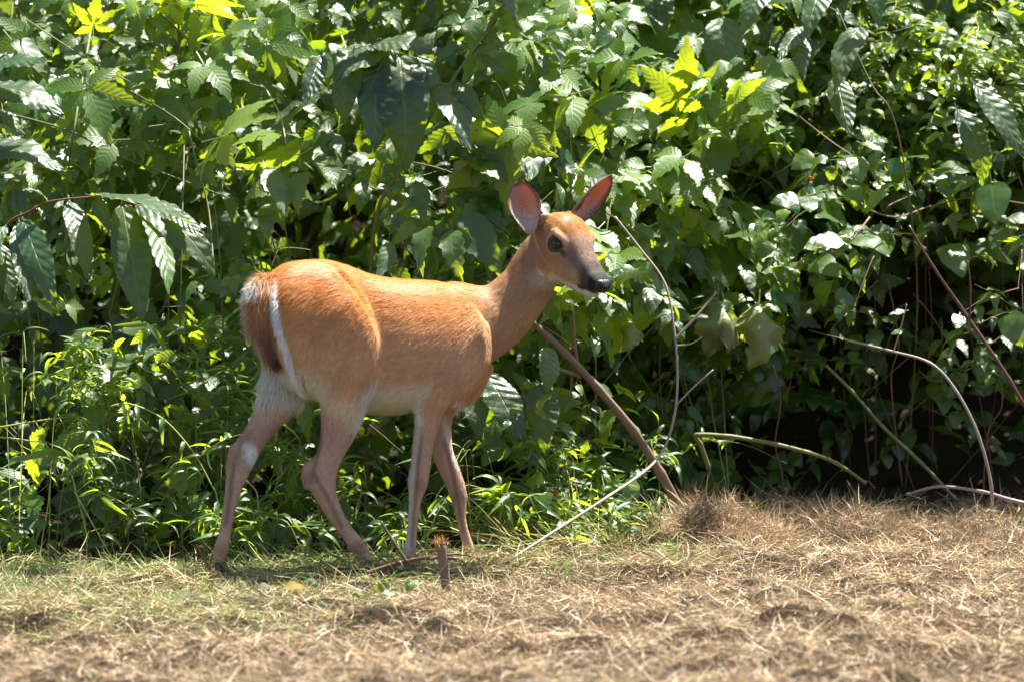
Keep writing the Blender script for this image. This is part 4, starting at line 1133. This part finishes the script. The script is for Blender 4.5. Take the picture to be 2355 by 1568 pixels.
# big dark leaves of a sapling above the doe's back
sp_ = Plant("sapling", base_at(850, 1.2), "sapling with big dark drooping leaves above the doe's back", "sapling")
sp_.stem([base_at(842, 1.2), P(848, 760, .95), P(865, 500, .82), P(925, 385, .78), P(985, 280, .76), P(1040, 185, .78), P(1085, 120, .82), P(1172, -10, .9)], .008, .0035, M_CANE, n=8)
sp_.stem([P(985, 280, .76), P(950, 180, .72), P(900, 112, .70), P(840, 100, .70)], .0045, .002, M_CANE, n=7)
for b, t, v_, nn in [((866, 132), (862, 322), 0, (0, -.9, .25)), ((919, 125), (939, 374), 1, (.1, -.9, .3)), ((1011, 190), (1086, 326), 2, (.3, -.85, .4)), ((812, 128), (778, 275), 3, (-.3, -.8, .4)), ((850, 108), (992, 92), 1, (0, -.5, .85)),
                     ((1048, 106), (1000, 136), 2, (0, -.7, .7)), ((1096, 125), (1167, 92), 0, (0, -.8, .6)), ((1096, 129), (1163, 163), 3, (.1, -.8, .6)), ((886, 118), (770, 172), 4, (-.2, -.7, .6)), ((960, 128), (1010, 250), 5, (.2, -.85, .4)),
                     ((900, 112), (830, 240), 2, (-.1, -.9, .4)), ((1050, 190), (1105, 262), 1, (.2, -.8, .5)), ((960, 150), (905, 250), 3, (-.2, -.85, .4)), ((740, 130), (700, 230), 0, (-.1, -.8, .5))]:
    hero(sp_, "broad", b, t, .68, RNG.uniform(-.06, .02), nn, v_)
for _ in range(70):  # unseen leaves added above the view to shade the big leaves
    u, v = RNG.uniform(740, 1180), RNG.uniform(-230, -50)
    d_, n_ = rand_leaf_frame(.9, .3, .4, .5)
    sp_.leaf('broad', P(u, v, RNG.uniform(.72, 1.2)), d_, n_, RNG.uniform(110, 190) * S, pri=-5)
sp_.maxleaf = 14
sp_.build()

# red twig with long leaves, left
rt = Plant("leafy_branch", base_at(-10, .8), "arching red twig hung with long ribbed leaves over the stilt grass", "branch")
tw = [base_at(-40, .75), P(-30, 900, .50), P(-10, 620, .34), P(15, 520, .28), P(67, 488, .25), P(111, 465, .23), P(205, 454, .21), P(255, 455, .20), P(311, 470, .19), P(352, 488, .18)]
rt.stem(tw, .0052, .0018, M_REDTW, n=8)
for b, t, v_, nn, sp in [((211, 450), (424, 474), 0, (.05, -.12, .98), "large"), ((220, 457), (250, 524), 1, (0, -.9, .35), "broad"), ((160, 462), (206, 622), 2, (.25, -.85, .3), "large"), ((53, 503), (118, 678), 1, (-.15, -.9, .35), "large"),
                         ((282, 466), (324, 714), 0, (0, -.95, .25), "large"), ((311, 471), (516, 592), 3, (.05, -.7, .7), "large"), ((340, 485), (398, 650), 2, (.4, -.8, .3), "large"), ((45, 510), (66, 674), 4, (.1, -.8, .1), "large"),
                         ((352, 488), (470, 520), 5, (.1, -.5, .85), "large"), ((111, 465), (60, 420), 3, (-.1, -.6, .8), "large"), ((15, 520), (-60, 640), 1, (-.2, -.8, .4), "large"), ((0, 560), (30, 690), 2, (0, -.9, .3), "large")]:
    hero(rt, sp, b, t, np.interp(b[0], [0, 350], [.28, .18]), 0, nn, v_, tilt=.95)
rt.build()
le = Plant("leafy_branch", base_at(-40, 1.1), "broad smooth leaves jutting from behind the bramble above the red twig", "branch")
le.stem([base_at(-60, 1.15), P(-60, 700, .85), P(-50, 300, .72), P(-40, 150, .70)], .006, .003, M_CANE, n=7)
for b, t, v_, nn in [((-40, 165), (102, 124), 0, (0, -.6, .8)), ((-40, 205), (145, 228), 1, (0, -.5, .85)), ((-40, 335), (138, 362), 2, (0, -.75, .65)), ((-45, 260), (60, 285), 3, (0, -.6, .8))]:
    hero(le, "broad", b, t, .66, -.04, nn, v_, tilt=.7)
le.build()

# shrub behind the doe's back
sh = Plant("shrub", base_at(800, 1.0), "dark shrub of toothed oval leaves rising behind the doe's back", "shrub", maxleaf=280)
fill_canes(sh, 7, (600, 1180), (330, 560), M_CANE)
for b, t, v_ in [((610, 385), (655, 485), 0), ((985, 520), (960, 620), 1), ((900, 560), (870, 640), 3), ((1040, 530), (1050, 640), 2), ((1120, 450), (1140, 540), 4), ((705, 395), (670, 480), 5), ((620, 470), (610, 555), 2)]:
    hero(sh, "serrate", b, t, front(*b) - .10, -.03, (RNG.normal() * .4, -.85, .4), v_)
for b, t, v_ in [((1120, 860), (1205, 1002), 0), ((1157, 915), (1182, 1015), 1), ((1085, 880), (1105, 1000), 2), ((1259, 796), (1266, 900), 3), ((1242, 880), (1252, 1035), 4)]:
    hero(sh, "broad", b, t, .44, -.03, (RNG.normal() * .3, -.9, .3), v_)
fill(sh, [(540, 1220, 330, 660, 1.0), (560, 720, 560, 760, .7), (1180, 1320, 600, 760, .7)], 330, ["serrate", "ovate"], (50, 100), (-.06, .3), up=.6, out=.6, jit=.5, hang=.8)
fill(sh, [(620, 1120, 560, 980, 1)], 160, ["serrate", "ovate"], (45, 80), (0, .3), up=.6, out=.6, jit=.5, hang=.8)
sprays(sh, [(560, 1180, 340, 600), (580, 700, 560, 720)], 18, ['serrate', 'ovate'], (54, 96))
sh.build()

# vine with rounded leaves, right
vi = Plant("vine", base_at(2060, 1.5), "vine with glossy rounded leaves hanging over the dark hollow", "vine", maxleaf=290)
for path, r in (([(1990, 480), (2060, 500), (2140, 475), (2240, 455), (2360, 470)], .0034), ([(1830, 262), (1890, 310), (1960, 358), (2040, 400)], .003), ([(2000, 500), (1950, 560), (1880, 600)], .003), ([(2040, 480), (2050, 470), (2110, 440), (2135, 400)], .0022)):
    cane_from_ground(vi, path, r, r * .7, M_STICK, -0.05, n=6, seed=3)
fill_canes(vi, 6, (1800, 2350), (330, 640), M_PURPLE, r=.0022, Yb=2.0)
for b, t, v_ in [((1935, 545), (1875, 560), 0), ((1930, 510), (1880, 490), 1), ((1960, 550), (2050, 570), 2), ((2280, 420), (2290, 505), 3), ((2225, 385), (2150, 390), 4), ((1870, 600), (1930, 625), 5), ((1990, 480), (2030, 440), 1), ((1965, 360), (1985, 415), 2), ((2180, 560), (2215, 630), 0), ((2320, 720), (2345, 790), 2)]:
    hero(vi, "round", b, t, front(*b) - .12, -.03, (RNG.normal() * .3, -.8, .55), v_)
fill(vi, [(1720, 2420, 300, 600, 1.0), (1650, 1950, 520, 680, .7), (2080, 2420, 560, 760, .45)], 430, ["round", "ovate"], (34, 70), (-.06, .28), up=.75, out=.6, jit=.45)
fill(vi, [(1650, 2100, 640, 900, .8), (1580, 1800, 760, 960, .6), (2050, 2420, 620, 900, .35)], 130, ["round", "serrate"], (34, 66), (-.1, .15), up=.7, out=.5, jit=.5)
for (u, v) in ((1858, 385), (1862, 411), (866, 985), (1277, 1133)):
    c = P(u, v, front(u, v) - .1)
    b_ = bmesh.new(); rr = np.random.default_rng(int(u))
    for i in range(16):
        a_ = i * 2.4; zz = 1 - 2 * (i + .5) / 16; r_ = math.sqrt(1 - zz * zz)
        bmesh.ops.create_icosphere(b_, subdivisions=1, radius=.0034, matrix=Matrix.Translation(c + Vector((math.cos(a_) * r_, math.sin(a_) * r_, zz * 1.15)) * .0062))
    for f in b_.faces: f.smooth = True
    me = bpy.data.meshes.new("berry"); b_.to_mesh(me); b_.free()
    if "M_BERRY" not in globals():
        k = NT("berry_red"); nz = k.n("TexNoise", {"Scale": 60.0})
        M_BERRY = k.finish(k.n("BsdfPrincipled", {"Base Color": k.mix(nz.outputs[0], (0.35, 0.03, 0.02), (0.45, 0.10, 0.03)), "Roughness": .3}).outputs[0])
    if u > 1500: link("berry", me, vi.root, M_BERRY)
    else: link("berry", me, sh.root, M_BERRY)
sprays(vi, [(1720, 2380, 320, 620)], 20, ['round', 'ovate'], (40, 72), mat=M_STICK)
sprays(vi, [(1600, 1860, 680, 980), (2050, 2380, 640, 850)], 12, ['round', 'serrate'], (34, 64), mat=M_STICK)
sprays(vi, [(1600, 1900, 700, 1060), (1880, 2380, 640, 1000)], 26, ['round', 'serrate', 'ovate'], (32, 62), mat=M_STICK, pri=1.0)
vi.maxleaf = 300
vi.build()

# small-leaved creeper, upper right
cr = Plant("creeper", base_at(2250, 1.55), "creeper of small yellow-green leaves tumbling over the vine", "creeper", maxleaf=290)
fill_canes(cr, 4, (2050, 2380), (20, 200), M_PURPLE, r=.0018, Yb=2.1)
for j in range(26):
    u0, v0 = RNG.uniform(1990, 2400), RNG.uniform(-20, 220)
    path = [P(u0, v0, front(u0, v0) - .04)]
    du, dv = RNG.normal() * 26, RNG.uniform(8, 34)
    for s_ in range(4):
        u0 += du + RNG.normal() * 10; v0 += dv * (0.5 + .3 * s_)
        path.append(P(u0, v0, front(u0, v0) - .08 + RNG.normal() * .02))
    pp = cr.stem(path, .0014, .0008, M_YEL, name="runner", n=4, sub=3)
    for q_ in pp:
        for s_ in (-1, 1):
            d_, n_ = rand_leaf_frame(.8, .6, .4, .4, 1.2)
            cr.leaf("small", q_, d_ + np.array((s_ * .9, 0, 0)), n_, RNG.uniform(20, 40) * S)
fill(cr, [(1960, 2420, -70, 330, 1)], 420, ["small", "small", "ovate"], (22, 48), (-.06, .2), up=.8, out=.6, jit=.45)
cr.build()

# tall weed with large leaves, upper right
tl = Plant("tall_weed", base_at(2010, 1.5), "tall weed with long broad leaves standing between bramble and creeper", "weed")
tl.stem([base_at(2080, 2.2), P(2110, 700, 1.75), P(2085, 420, 1.2), P(2051, 262, .98), P(2006, 198, .98), P(1946, 68, 1.02), P(1925, 20, 1.05)], .0035, .0022, M_CANE, n=7)
for b, t, v_, nn in [((1925, 180), (1952, 300), 0, (-.2, -.9, .4)), ((1978, 62), (1912, 190), 1, (-.3, -.85, .4)), ((2005, -70), (2022, 48), 2, (0, -.9, .1)), ((1900, -40), (1850, 70), 3, (-.2, -.8, .5)), ((1760, -30), (1700, 70), 1, (-.1, -.85, .4)),
                     ((1850, 60), (1790, 130), 4, (0, -.7, .7)), ((1830, 70), (1850, 170), 2, (0, -.7, .7))]:
    hero(tl, "broad", b, t, .98, -.04, nn, v_, tilt=.8)
for b, t, v_, nn in [((2240, 192), (2362, 345), 0, (.2, -.8, .5)), ((2200, 250), (2290, 420), 3, (.3, -.85, .2))]:
    hero(tl, "large", b, t, .82, -.04, nn, v_, tilt=.1)
tl.build()

# hanging wilted and pale leaves below the muzzle
wl = Plant("shrub", base_at(1560, 1.45), "ragged shrub with pale wilting leaves below the doe's muzzle", "shrub", maxleaf=250)
fill_canes(wl, 4, (1350, 1700), (560, 760), M_CANE, r=.0022, Yb=1.8)
for b, t, v_, s_ in [((1640, 690), (1600, 835), 0, "wilted"), ((1650, 690), (1665, 850), 1, "wilted"), ((1665, 695), (1700, 800), 2, "wilted"), ((1745, 700), (1755, 850), 3, "wilted"), ((1378, 718), (1400, 800), 0, "serrate"), ((1458, 738), (1438, 806), 3, "wilted"),
                     ((1400, 690), (1445, 700), 1, "serrate"), ((1300, 690), (1330, 700), 2, "broad"), ((1580, 560), (1620, 640), 1, "broad"), ((1700, 600), (1740, 680), 3, "serrate"), ((1490, 660), (1500, 730), 4, "serrate")]:
    hero(wl, s_, b, t, front(*b) - .14, -.03, (RNG.normal() * .3, -.8, .5), v_)
fill(wl, [(1300, 1760, 520, 800, 1.0), (1280, 1500, 780, 920, .4)], 230, ["serrate", "ovate", "trifoliate"], (48, 88), (-.1, .25), up=.75, out=.55, jit=.5)
fill(wl, [(1120, 1700, 880, 1230, 1)], 260, ["ovate", "small", "serrate", "round"], (26, 58), (-.15, .25), up=.8, out=.5, jit=.5)
sprays(wl, [(1320, 1740, 540, 800)], 14, ['serrate', 'ovate'], (50, 88))
wl.build()

# low weeds among the grass at the left
lw = Plant("shrub", base_at(350, .7), "low leafy weeds growing through the stilt grass behind the doe's tail", "shrub", maxleaf=220)
fill_canes(lw, 6, (40, 560), (700, 1000), M_CANE, r=.0022, Yb=.8)
fill(lw, [(-40, 680, 640, 900, 1.2), (-40, 500, 900, 1240, .7)], 330, ["ovate", "serrate", "trifoliate", "small"], (34, 74), (-.08, .2), up=.8, out=.55, jit=.5)
sprays(lw, [(0, 660, 660, 1150)], 16, ['ovate', 'serrate', 'small'], (36, 70))
lw.build()

# stilt grass clumps
def grass_clump(u0, u1, vtop, nst, Yoff, seed, lab, lean=0.0, size=(34, 90), extra=70):
    um = (u0 + u1) / 2
    pl = Plant("stilt_grass", base_at(um, front(um, 1280) + Yoff + .05), lab, "grass clump", "clumps of narrow-leaved grass along the foot of the hedge", maxleaf=150)
    for i in range(nst):
        ub = RNG.uniform(u0, u1); b = base_at(ub, front(ub, 1290) + Yoff + RNG.uniform(-.02, .22))
        vt = RNG.uniform(*vtop); dirx = RNG.normal() * 70 + lean
        Yt = front(ub, vt) - RNG.uniform(.0, .12)
        path = [b, P(ub + dirx * .3, 1300 - (1300 - vt) * .6, (b[1] + Yt) / 2), P(ub + dirx * .8, vt + 8, Yt), P(ub + dirx * 1.5, vt + RNG.uniform(0, 30), Yt - .04), P(ub + dirx * 2.2, vt + RNG.uniform(30, 110), Yt - .09)]
        pp = pl.stem(path, .0017, .0008, M_CANE if i % 3 else M_YEL, n=4, sub=4, name="stalk")
        for j, q_ in enumerate(pp[3:]):
            for _ in range(2):
                a_ = RNG.uniform(0, 6.28)
                uq, vq = unproj(np.array([q_])); 
                if hole(uq[0], vq[0]) and RNG.random() < .8: continue
                d_ = np.array((math.cos(a_), math.sin(a_) * .6 - .25, RNG.normal() * .4 - .1))
                pl.leaf("blade", q_, d_, np.array((0, -.35, .9)) + RNG.normal(size=3) * .35, RNG.uniform(*size) * S)
    fill(pl, [(u0, u1, vtop[0], 1300, 1)], extra, "blade", size, (-.06, .25), up=.7, out=.5, jit=.5, hang=.45)
    pl.build()
GL = "stilt grass with narrow drooping leaves at the foot of the hedge"
for i, (a_, b_, vt, n_) in enumerate([(-80, 130, (740, 1200), 11), (120, 300, (720, 1200), 11), (280, 470, (700, 1200), 11), (450, 640, (720, 1200), 11), (620, 800, (980, 1220), 8), (780, 980, (1030, 1220), 6), (1080, 1260, (1000, 1220), 9), (1240, 1430, (960, 1220), 10), (1420, 1600, (1000, 1200), 6)]):
    grass_clump(a_, b_, vt, n_, 0.0 if b_ < 1000 else -.25, i, GL)
# the long bent stalks standing clear of the clumps
fg = Plant("stilt_grass", base_at(250, .25), "long bare stalks of stilt grass bent over in arches", "grass clump")
for path in ([(-20, 985), (157, 959), (190, 984), (215, 1040)], [(0, 1005), (60, 1012), (112, 1029), (114, 1132), (95, 1254), (98, 1300)], [(250, 935), (297, 928), (373, 961), (441, 1034), (486, 1114), (500, 1150), (510, 1290)], [(165, 1090), (175, 1132), (198, 1222), (198, 1300)], [(172, 1130), (216, 1209), (262, 1290)], [(202, 1117), (288, 1159), (315, 1191)], [(560, 1100), (590, 1130), (600, 1180), (660, 1200), (690, 1260)]):
    pp = fg.stem([P(a_, b_, .20 + .0002 * (1300 - b_)) for a_, b_ in path], .0028, .0018, M_YEL, n=6, name="stalk")
    for q_ in pp[2::3]:
        a_ = RNG.uniform(0, 6.28)
        fg.leaf("blade", q_, (math.cos(a_), -.3, -.3), (0, -.5, .8), RNG.uniform(50, 90) * S)
fg.build()

# the dark inside of the thicket
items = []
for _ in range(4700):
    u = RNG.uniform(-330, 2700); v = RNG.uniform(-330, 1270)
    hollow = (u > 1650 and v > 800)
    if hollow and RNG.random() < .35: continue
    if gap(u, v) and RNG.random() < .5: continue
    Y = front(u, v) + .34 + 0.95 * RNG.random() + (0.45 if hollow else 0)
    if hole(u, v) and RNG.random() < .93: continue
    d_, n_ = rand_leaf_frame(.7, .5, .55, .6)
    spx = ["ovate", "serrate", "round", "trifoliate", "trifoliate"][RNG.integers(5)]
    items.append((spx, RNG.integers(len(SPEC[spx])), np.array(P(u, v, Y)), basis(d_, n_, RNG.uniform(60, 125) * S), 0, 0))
for _ in range(5200):       # growth covering the added bank behind
    x_ = RNG.uniform(-2.4, 2.4); y_ = RNG.uniform(2.6, 4.2)
    if x_ > .5 and y_ < 3.5 and RNG.random() < .8: continue
    d_, n_ = rand_leaf_frame(.6, .6, .5, .5)
    items.append(("ovate", RNG.integers(6), np.array((x_, y_ - .05 - .35 * RNG.random() ** 2, gz(x_, y_) + .1 + .2 * RNG.random())), basis(d_, n_, RNG.uniform(70, 130) * S), 0, 0))
for i_ in range(8500):       # crest and far side of the hedge, thickened with added leaves shading the hollow
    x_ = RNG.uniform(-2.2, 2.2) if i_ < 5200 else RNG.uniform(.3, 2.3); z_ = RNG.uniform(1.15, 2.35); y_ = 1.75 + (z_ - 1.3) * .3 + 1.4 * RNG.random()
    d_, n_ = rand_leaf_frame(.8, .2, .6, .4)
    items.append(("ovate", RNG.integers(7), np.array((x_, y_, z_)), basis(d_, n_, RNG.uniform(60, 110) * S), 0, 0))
for _ in range(3600):       # low roof of leaves added to keep sunlight out of the hollow
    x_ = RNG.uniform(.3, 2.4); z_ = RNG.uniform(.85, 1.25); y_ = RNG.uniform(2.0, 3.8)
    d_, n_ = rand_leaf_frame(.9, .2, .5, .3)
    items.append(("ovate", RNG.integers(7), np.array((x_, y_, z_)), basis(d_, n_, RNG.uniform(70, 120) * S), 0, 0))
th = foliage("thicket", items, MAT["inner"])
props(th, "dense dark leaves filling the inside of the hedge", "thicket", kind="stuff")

# ------------------------------------------------------------------ sticks and canes in front of the hollow
def stick(name, label, cat, paths, mat, Yf=None):
    first = paths[0][0][0][0]
    root = None
    for i, (path, r0, r1) in enumerate(paths):
        V, F = [], []
        tube_arr(V, F, [np.array(P(a_, b_, y_)) for a_, b_, y_ in path], r0 * S, r1 * S, n=9, sub=6, knots=.16, seed=i + int(first))
        if root is None:
            root = empty(name, P(*path[-1])); props(root, label, cat)
        link("stem" if i == 0 else "twig", mesh_from("stem" if i == 0 else "twig", V, F), root, mat)
stick("stick", "thick brown stick slanting down from the doe's chest to the thatch heap", "stick",
      [([(1218, 735, .5), (1300, 812, .55), (1375, 892, .62), (1455, 988, .7), (1520, 1090, .8), (1572, 1185, .9)], 8, 13), ([(1327, 838, .58), (1322, 790, .57), (1318, 716, .56)], 5, 3), ([(1235, 842, .5), (1290, 850, .55), (1335, 866, .6)], 4, 5), ([(1322, 800, .57), (1280, 770, .55), (1240, 745, .53)], 3, 2)], M_STICK)
stick("cane", "smooth grey cane bent like an elbow across the thick brown stick", "cane",
      [([(1415, 500, .72), (1470, 570, .70), (1530, 655, .66), (1553, 780, .62), (1558, 880, .6), (1550, 960, .58), (1525, 1035, .56), (1480, 1085, .42), (1400, 1140, .27), (1300, 1205, .14), (1165, 1292, -.03)], 2.7, 3.8), ([(1553, 780, .62), (1600, 730, .62), (1648, 672, .64)], 3.5, 2.5), ([(1557, 795, .62), (1590, 790, .6), (1615, 775, .6)], 2.5, 1.5), ([(1556, 930, .6), (1600, 885, .6), (1640, 850, .62)], 2.5, 1.5)], M_GREYC)
stick("cane", "knobbly green cane arching low in front of the hollow", "cane", [([(1630, 1075, 1.05), (1610, 1020, 1.02), (1602, 1000, 1.0), (1680, 1003, 1.0), (1780, 1020, 1.02), (1860, 1040, 1.05), (1925, 1065, 1.1), (1990, 1110, 1.2)], 6.5, 4.5)], M_CANE)
stick("cane", "thin pale cane arching over the dark hollow down into straw", "cane", [([(1940, 780, 1.1), (2040, 805, 1.06), (2140, 835, 1.02), (2200, 900, 1.0), (2250, 1000, 1.0), (2280, 1120, 1.02), (2279, 1235, 1.05)], 2.8, 4.6), ([(2055, 808, 1.06), (2070, 760, 1.05), (2085, 700, 1.05)], 2.2, 1.4)], M_GREYC)
stick("cane", "dark purple cane leaning down across the hollow", "cane", [([(2090, 520, .95), (2150, 620, .97), (2205, 700, 1.0), (2260, 780, 1.0), (2320, 870, 1.0), (2400, 1010, 1.05)], 3.4, 5), ([(2230, 735, 1.0), (2232, 660, 1.0), (2225, 600, 1.0)], 2.5, 1.6)], M_PURPLE)
stick("fallen_branch", "weathered branch lying on the straw behind the pale cane", "branch", [([(2085, 1137, 1.25), (2160, 1118, 1.2), (2260, 1130, 1.15), (2330, 1150, 1.1), (2420, 1170, 1.1)], 3.2, 5.5)], M_GREYC)
stick("cane", "greenish cane slanting into the dark hollow behind the arch", "cane", [([(1900, 840, 1.35), (1960, 900, 1.4), (2030, 980, 1.42), (2120, 1065, 1.45), (2200, 1150, 1.5)], 4, 5)], M_CANE)
stick("twig", "thin upright dead twig in the hollow below the vine", "twig", [([(1778, 840, 1.3), (1795, 920, 1.3), (1783, 1020, 1.3), (1800, 1100, 1.32), (1796, 1185, 1.35)], 1.4, 2.4), ([(1793, 930, 1.3), (1815, 890, 1.3), (1822, 850, 1.3)], 1.3, .8)], M_PURPLE)
for (a_, b_, c_, d_, lab) in [(2040, 640, 2075, 1120, "thin dark stem standing behind the upper part of the pale cane"), (2300, 840, 2260, 1150, "thin dark stem deep behind the pale cane")]:
    stick("twig", lab, "twig", [([(a_, b_, 1.55), ((a_ * .7 + c_ * .3) + 16, (b_ * .7 + d_ * .3), 1.57), ((a_ + c_) / 2 - 8, (b_ + d_) / 2, 1.58), (c_, d_, 1.6)], 1.6, 2.6)], M_PURPLE)

cs = Plant("cane_shoot", P(1940, 780, 1.1), "small fresh leaves sprouting along the thin pale cane", "shoot")
cs.stem([P(1940, 780, 1.1), P(1900, 770, 1.2), P(1860, 760, 1.3)], .0018, .0014, M_CANE, n=5)
for u, v, Y in ((1960, 785, 1.1), (2000, 790, 1.08), (2040, 800, 1.06), (2075, 760, 1.05), (2083, 715, 1.05), (2085, 690, 1.05), (2100, 820, 1.03), (2130, 830, 1.02), (1940, 775, 1.1), (2060, 745, 1.05)):
    for _ in range(2):
        d_, n_ = rand_leaf_frame(.7, .6, .4, .4, 1.2)
        cs.leaf("ovate" if RNG.random() < .6 else "round", P(u, v, Y), d_, n_, RNG.uniform(28, 58) * S)
cs.build()

# ------------------------------------------------------------------ bits on the ground
stick("twig", "dark fallen twig lying beside the doe's front hoof", "twig", [([(838, 1318, -.32), (912, 1295, -.3), (990, 1281, -.32), (1050, 1284, -.34)], 5, 4), ([(937, 1292, -.31), (905, 1245, -.3), (876, 1198, -.29)], 4, 2.5)], M_PURPLE)
stick("twig", "rust brown twig sticking up by the doe's rear hoof", "twig", [([(452, 1250, -.28), (472, 1290, -.3), (496, 1330, -.33)], 2.5, 4)], M_REDTW)
stick("fallen_branch", "thin dead branch lying along the foot of the stilt grass", "branch", [([(-30, 1320, -.2), (80, 1328, -.22), (170, 1340, -.25), (260, 1335, -.27)], 4, 3)], M_REDTW)
st_root = empty("cut_stump", P(1024, 1352, -.66)); props(st_root, "short woody stub with a frayed orange top in front of the doe", "stub")
V, F = [], []
tube_arr(V, F, [np.array(P(a_, b_, -.66)) for a_, b_ in ((1028, 1362), (1022, 1310), (1016, 1262), (1014, 1248))], 11 * S, 12 * S, n=10, sub=3, knots=.08)
link("stem", mesh_from("stem", V, F), st_root, M_STICK)
rs = np.random.default_rng(77); n_ = 130
rt_ = np.array(P(1014, 1256, -.66)) + np.stack([rs.normal(0, .0075, n_), rs.normal(0, .0075, n_), rs.normal(0, .004, n_)], 1)
d_ = np.stack([rs.normal(0, .22, n_), rs.normal(0, .22, n_), np.ones(n_)], 1); d_ /= np.linalg.norm(d_, axis=1)[:, None]
fr = strands("frayed_fibre", rt_, d_, rs.uniform(.012, .034, n_), rs.uniform(.0012, .003, n_), rs.normal(size=(n_, 3)) * .25, np.array([(0.50, 0.22, 0.06), (0.36, 0.15, 0.05), (0.62, 0.36, 0.14)])[rs.integers(0, 3, n_)], M_STRAW, rs, st_root)
stick("dead_stalk", "crooked dead cross-stalk caught on the woody stub", "stalk", [([(990, 1285, -.64), (1030, 1275, -.66), (1060, 1272, -.66)], 4, 2.5)], M_STICK)
def weed(u, v, Y, n, size, lab, sp="round", seed=0, up=.6):
    p = P(u, v, Y); b = (p.x, Y, gz(p.x, Y))
    pl = Plant("weed", b, lab, "weed", "small weeds in the cut grass")
    for i in range(n):
        a_ = RNG.uniform(0, 6.28); h = RNG.uniform(.4, 1) * size * S
        q_ = np.array(b) + np.array((math.cos(a_) * .4 * h, math.sin(a_) * .4 * h, h))
        pl.stem([b, np.array(b) * .5 + q_ * .5 + np.array((0, 0, .1 * h)), q_], .0012, .0008, M_CANE, n=4, sub=2)
        pl.leaf(sp, q_, (math.cos(a_), math.sin(a_) * .5 - .3, RNG.uniform(-.2, .5)), (RNG.normal() * .3, -.8, .6), RNG.uniform(.7, 1) * size * S)
    pl.build()
for u, v, Y, n_, s_, sp, lab in [(852, 1372, -.95, 3, 44, "round", "round-leaved green weed in front of the fallen twig"), (930, 1392, -1.1, 3, 50, "ovate", "bright green seedling beside the woody stub"), (1070, 1322, -.3, 2, 30, "round", "tiny yellow-green weed between the stub and the far front hoof"),
                                 (800, 1318, -.2, 4, 48, "blade", "spray of grass blades before the near rear hoof"), (905, 1320, -.25, 5, 60, "blade", "spray of grass blades before the near front hoof"), (700, 1310, -.15, 4, 52, "blade", "spray of grass blades between the rear hooves"), (2020, 1205, .9, 2, 36, "round", "small green weed in the straw under the hollow"), (2225, 1205, .95, 2, 40, "round", "small green weed in the straw beside the pale cane"),
                                 (1860, 1235, .55, 3, 34, "blade", "spray of grass blades in the straw beside the thatch heap"), (1215, 1290, .1, 3, 46, "ovate", "leafy green weed just ahead of the doe's front hooves"), (1400, 1215, .45, 3, 60, "broad", "hanging green leaves under the grey cane")]:
    weed(u, v, Y, n_, s_, lab, sp)
def fallen(u, v, Y, size, col, lab, sp="ovate", rz=0.3):
    p = P(u, v, Y); z_ = gz(p.x, Y) + .035
    k = NT("fallen_leaf")
    nz = k.n("TexNoise", {"Scale": 30.0, "Detail": 4.0})
    m_ = k.finish(k.n("BsdfPrincipled", {"Base Color": k.mix(nz.outputs[0], tuple(c * .8 for c in col), tuple(c * .4 for c in col)), "Roughness": .8, "Specular IOR Level": .15}).outputs[0])
    v_, t_, u_ = SPEC[sp][1]
    B = basis((math.cos(rz), math.sin(rz), .15), (0.1, -.45, .9), size * S)
    me = leaf_mesh("fallen_leaf", (v_ @ B.T, t_, u_), m_)
    o = link("fallen_leaf", me); o.location = (p.x, Y, z_)
    props(o, lab, "leaf", "dead leaves on the cut grass")
for a_ in [(650, 1402, -1.15, 62, (.30, .21, .05), "yellow fallen leaf lying on the cut grass"), (596, 1345, -.55, 60, (.17, .17, .13), "pale grey fallen leaf behind the yellow leaf", "ovate", .9), (700, 1330, -.4, 46, (.17, .16, .12), "pale curled leaf in front of the near rear hoof", "wilted", .2), (400, 1405, -1.2, 64, (.18, .20, .09), "dull green leaf lying flat on the grass near the yellow leaf", "ovate", -.4),
           (2030, 1275, .2, 70, (.22, .17, .11), "broad papery dead leaf in the straw before the hollow", "broad", .2), (2150, 1255, .4, 44, (.26, .23, .19), "narrow curled pale leaf standing in the straw near the pale cane", "large", 1.2), (1930, 1210, .8, 60, (.25, .2, .13), "dry leaf lying at the edge of the hollow", "wilted", .4), (1345, 1095, .5, 40, (.25, .27, .2), "small pale upturned leaf under the brown stick", "round", .2),
           (2120, 1190, 1.0, 60, (.22, .26, .16), "dull green fallen leaf below the weathered branch", "broad", .1), (1120, 1130, .42, 46, (.22, .21, .17), "pale withered leaf behind the doe's far front leg", "wilted", .5)]:
    fallen(*a_)
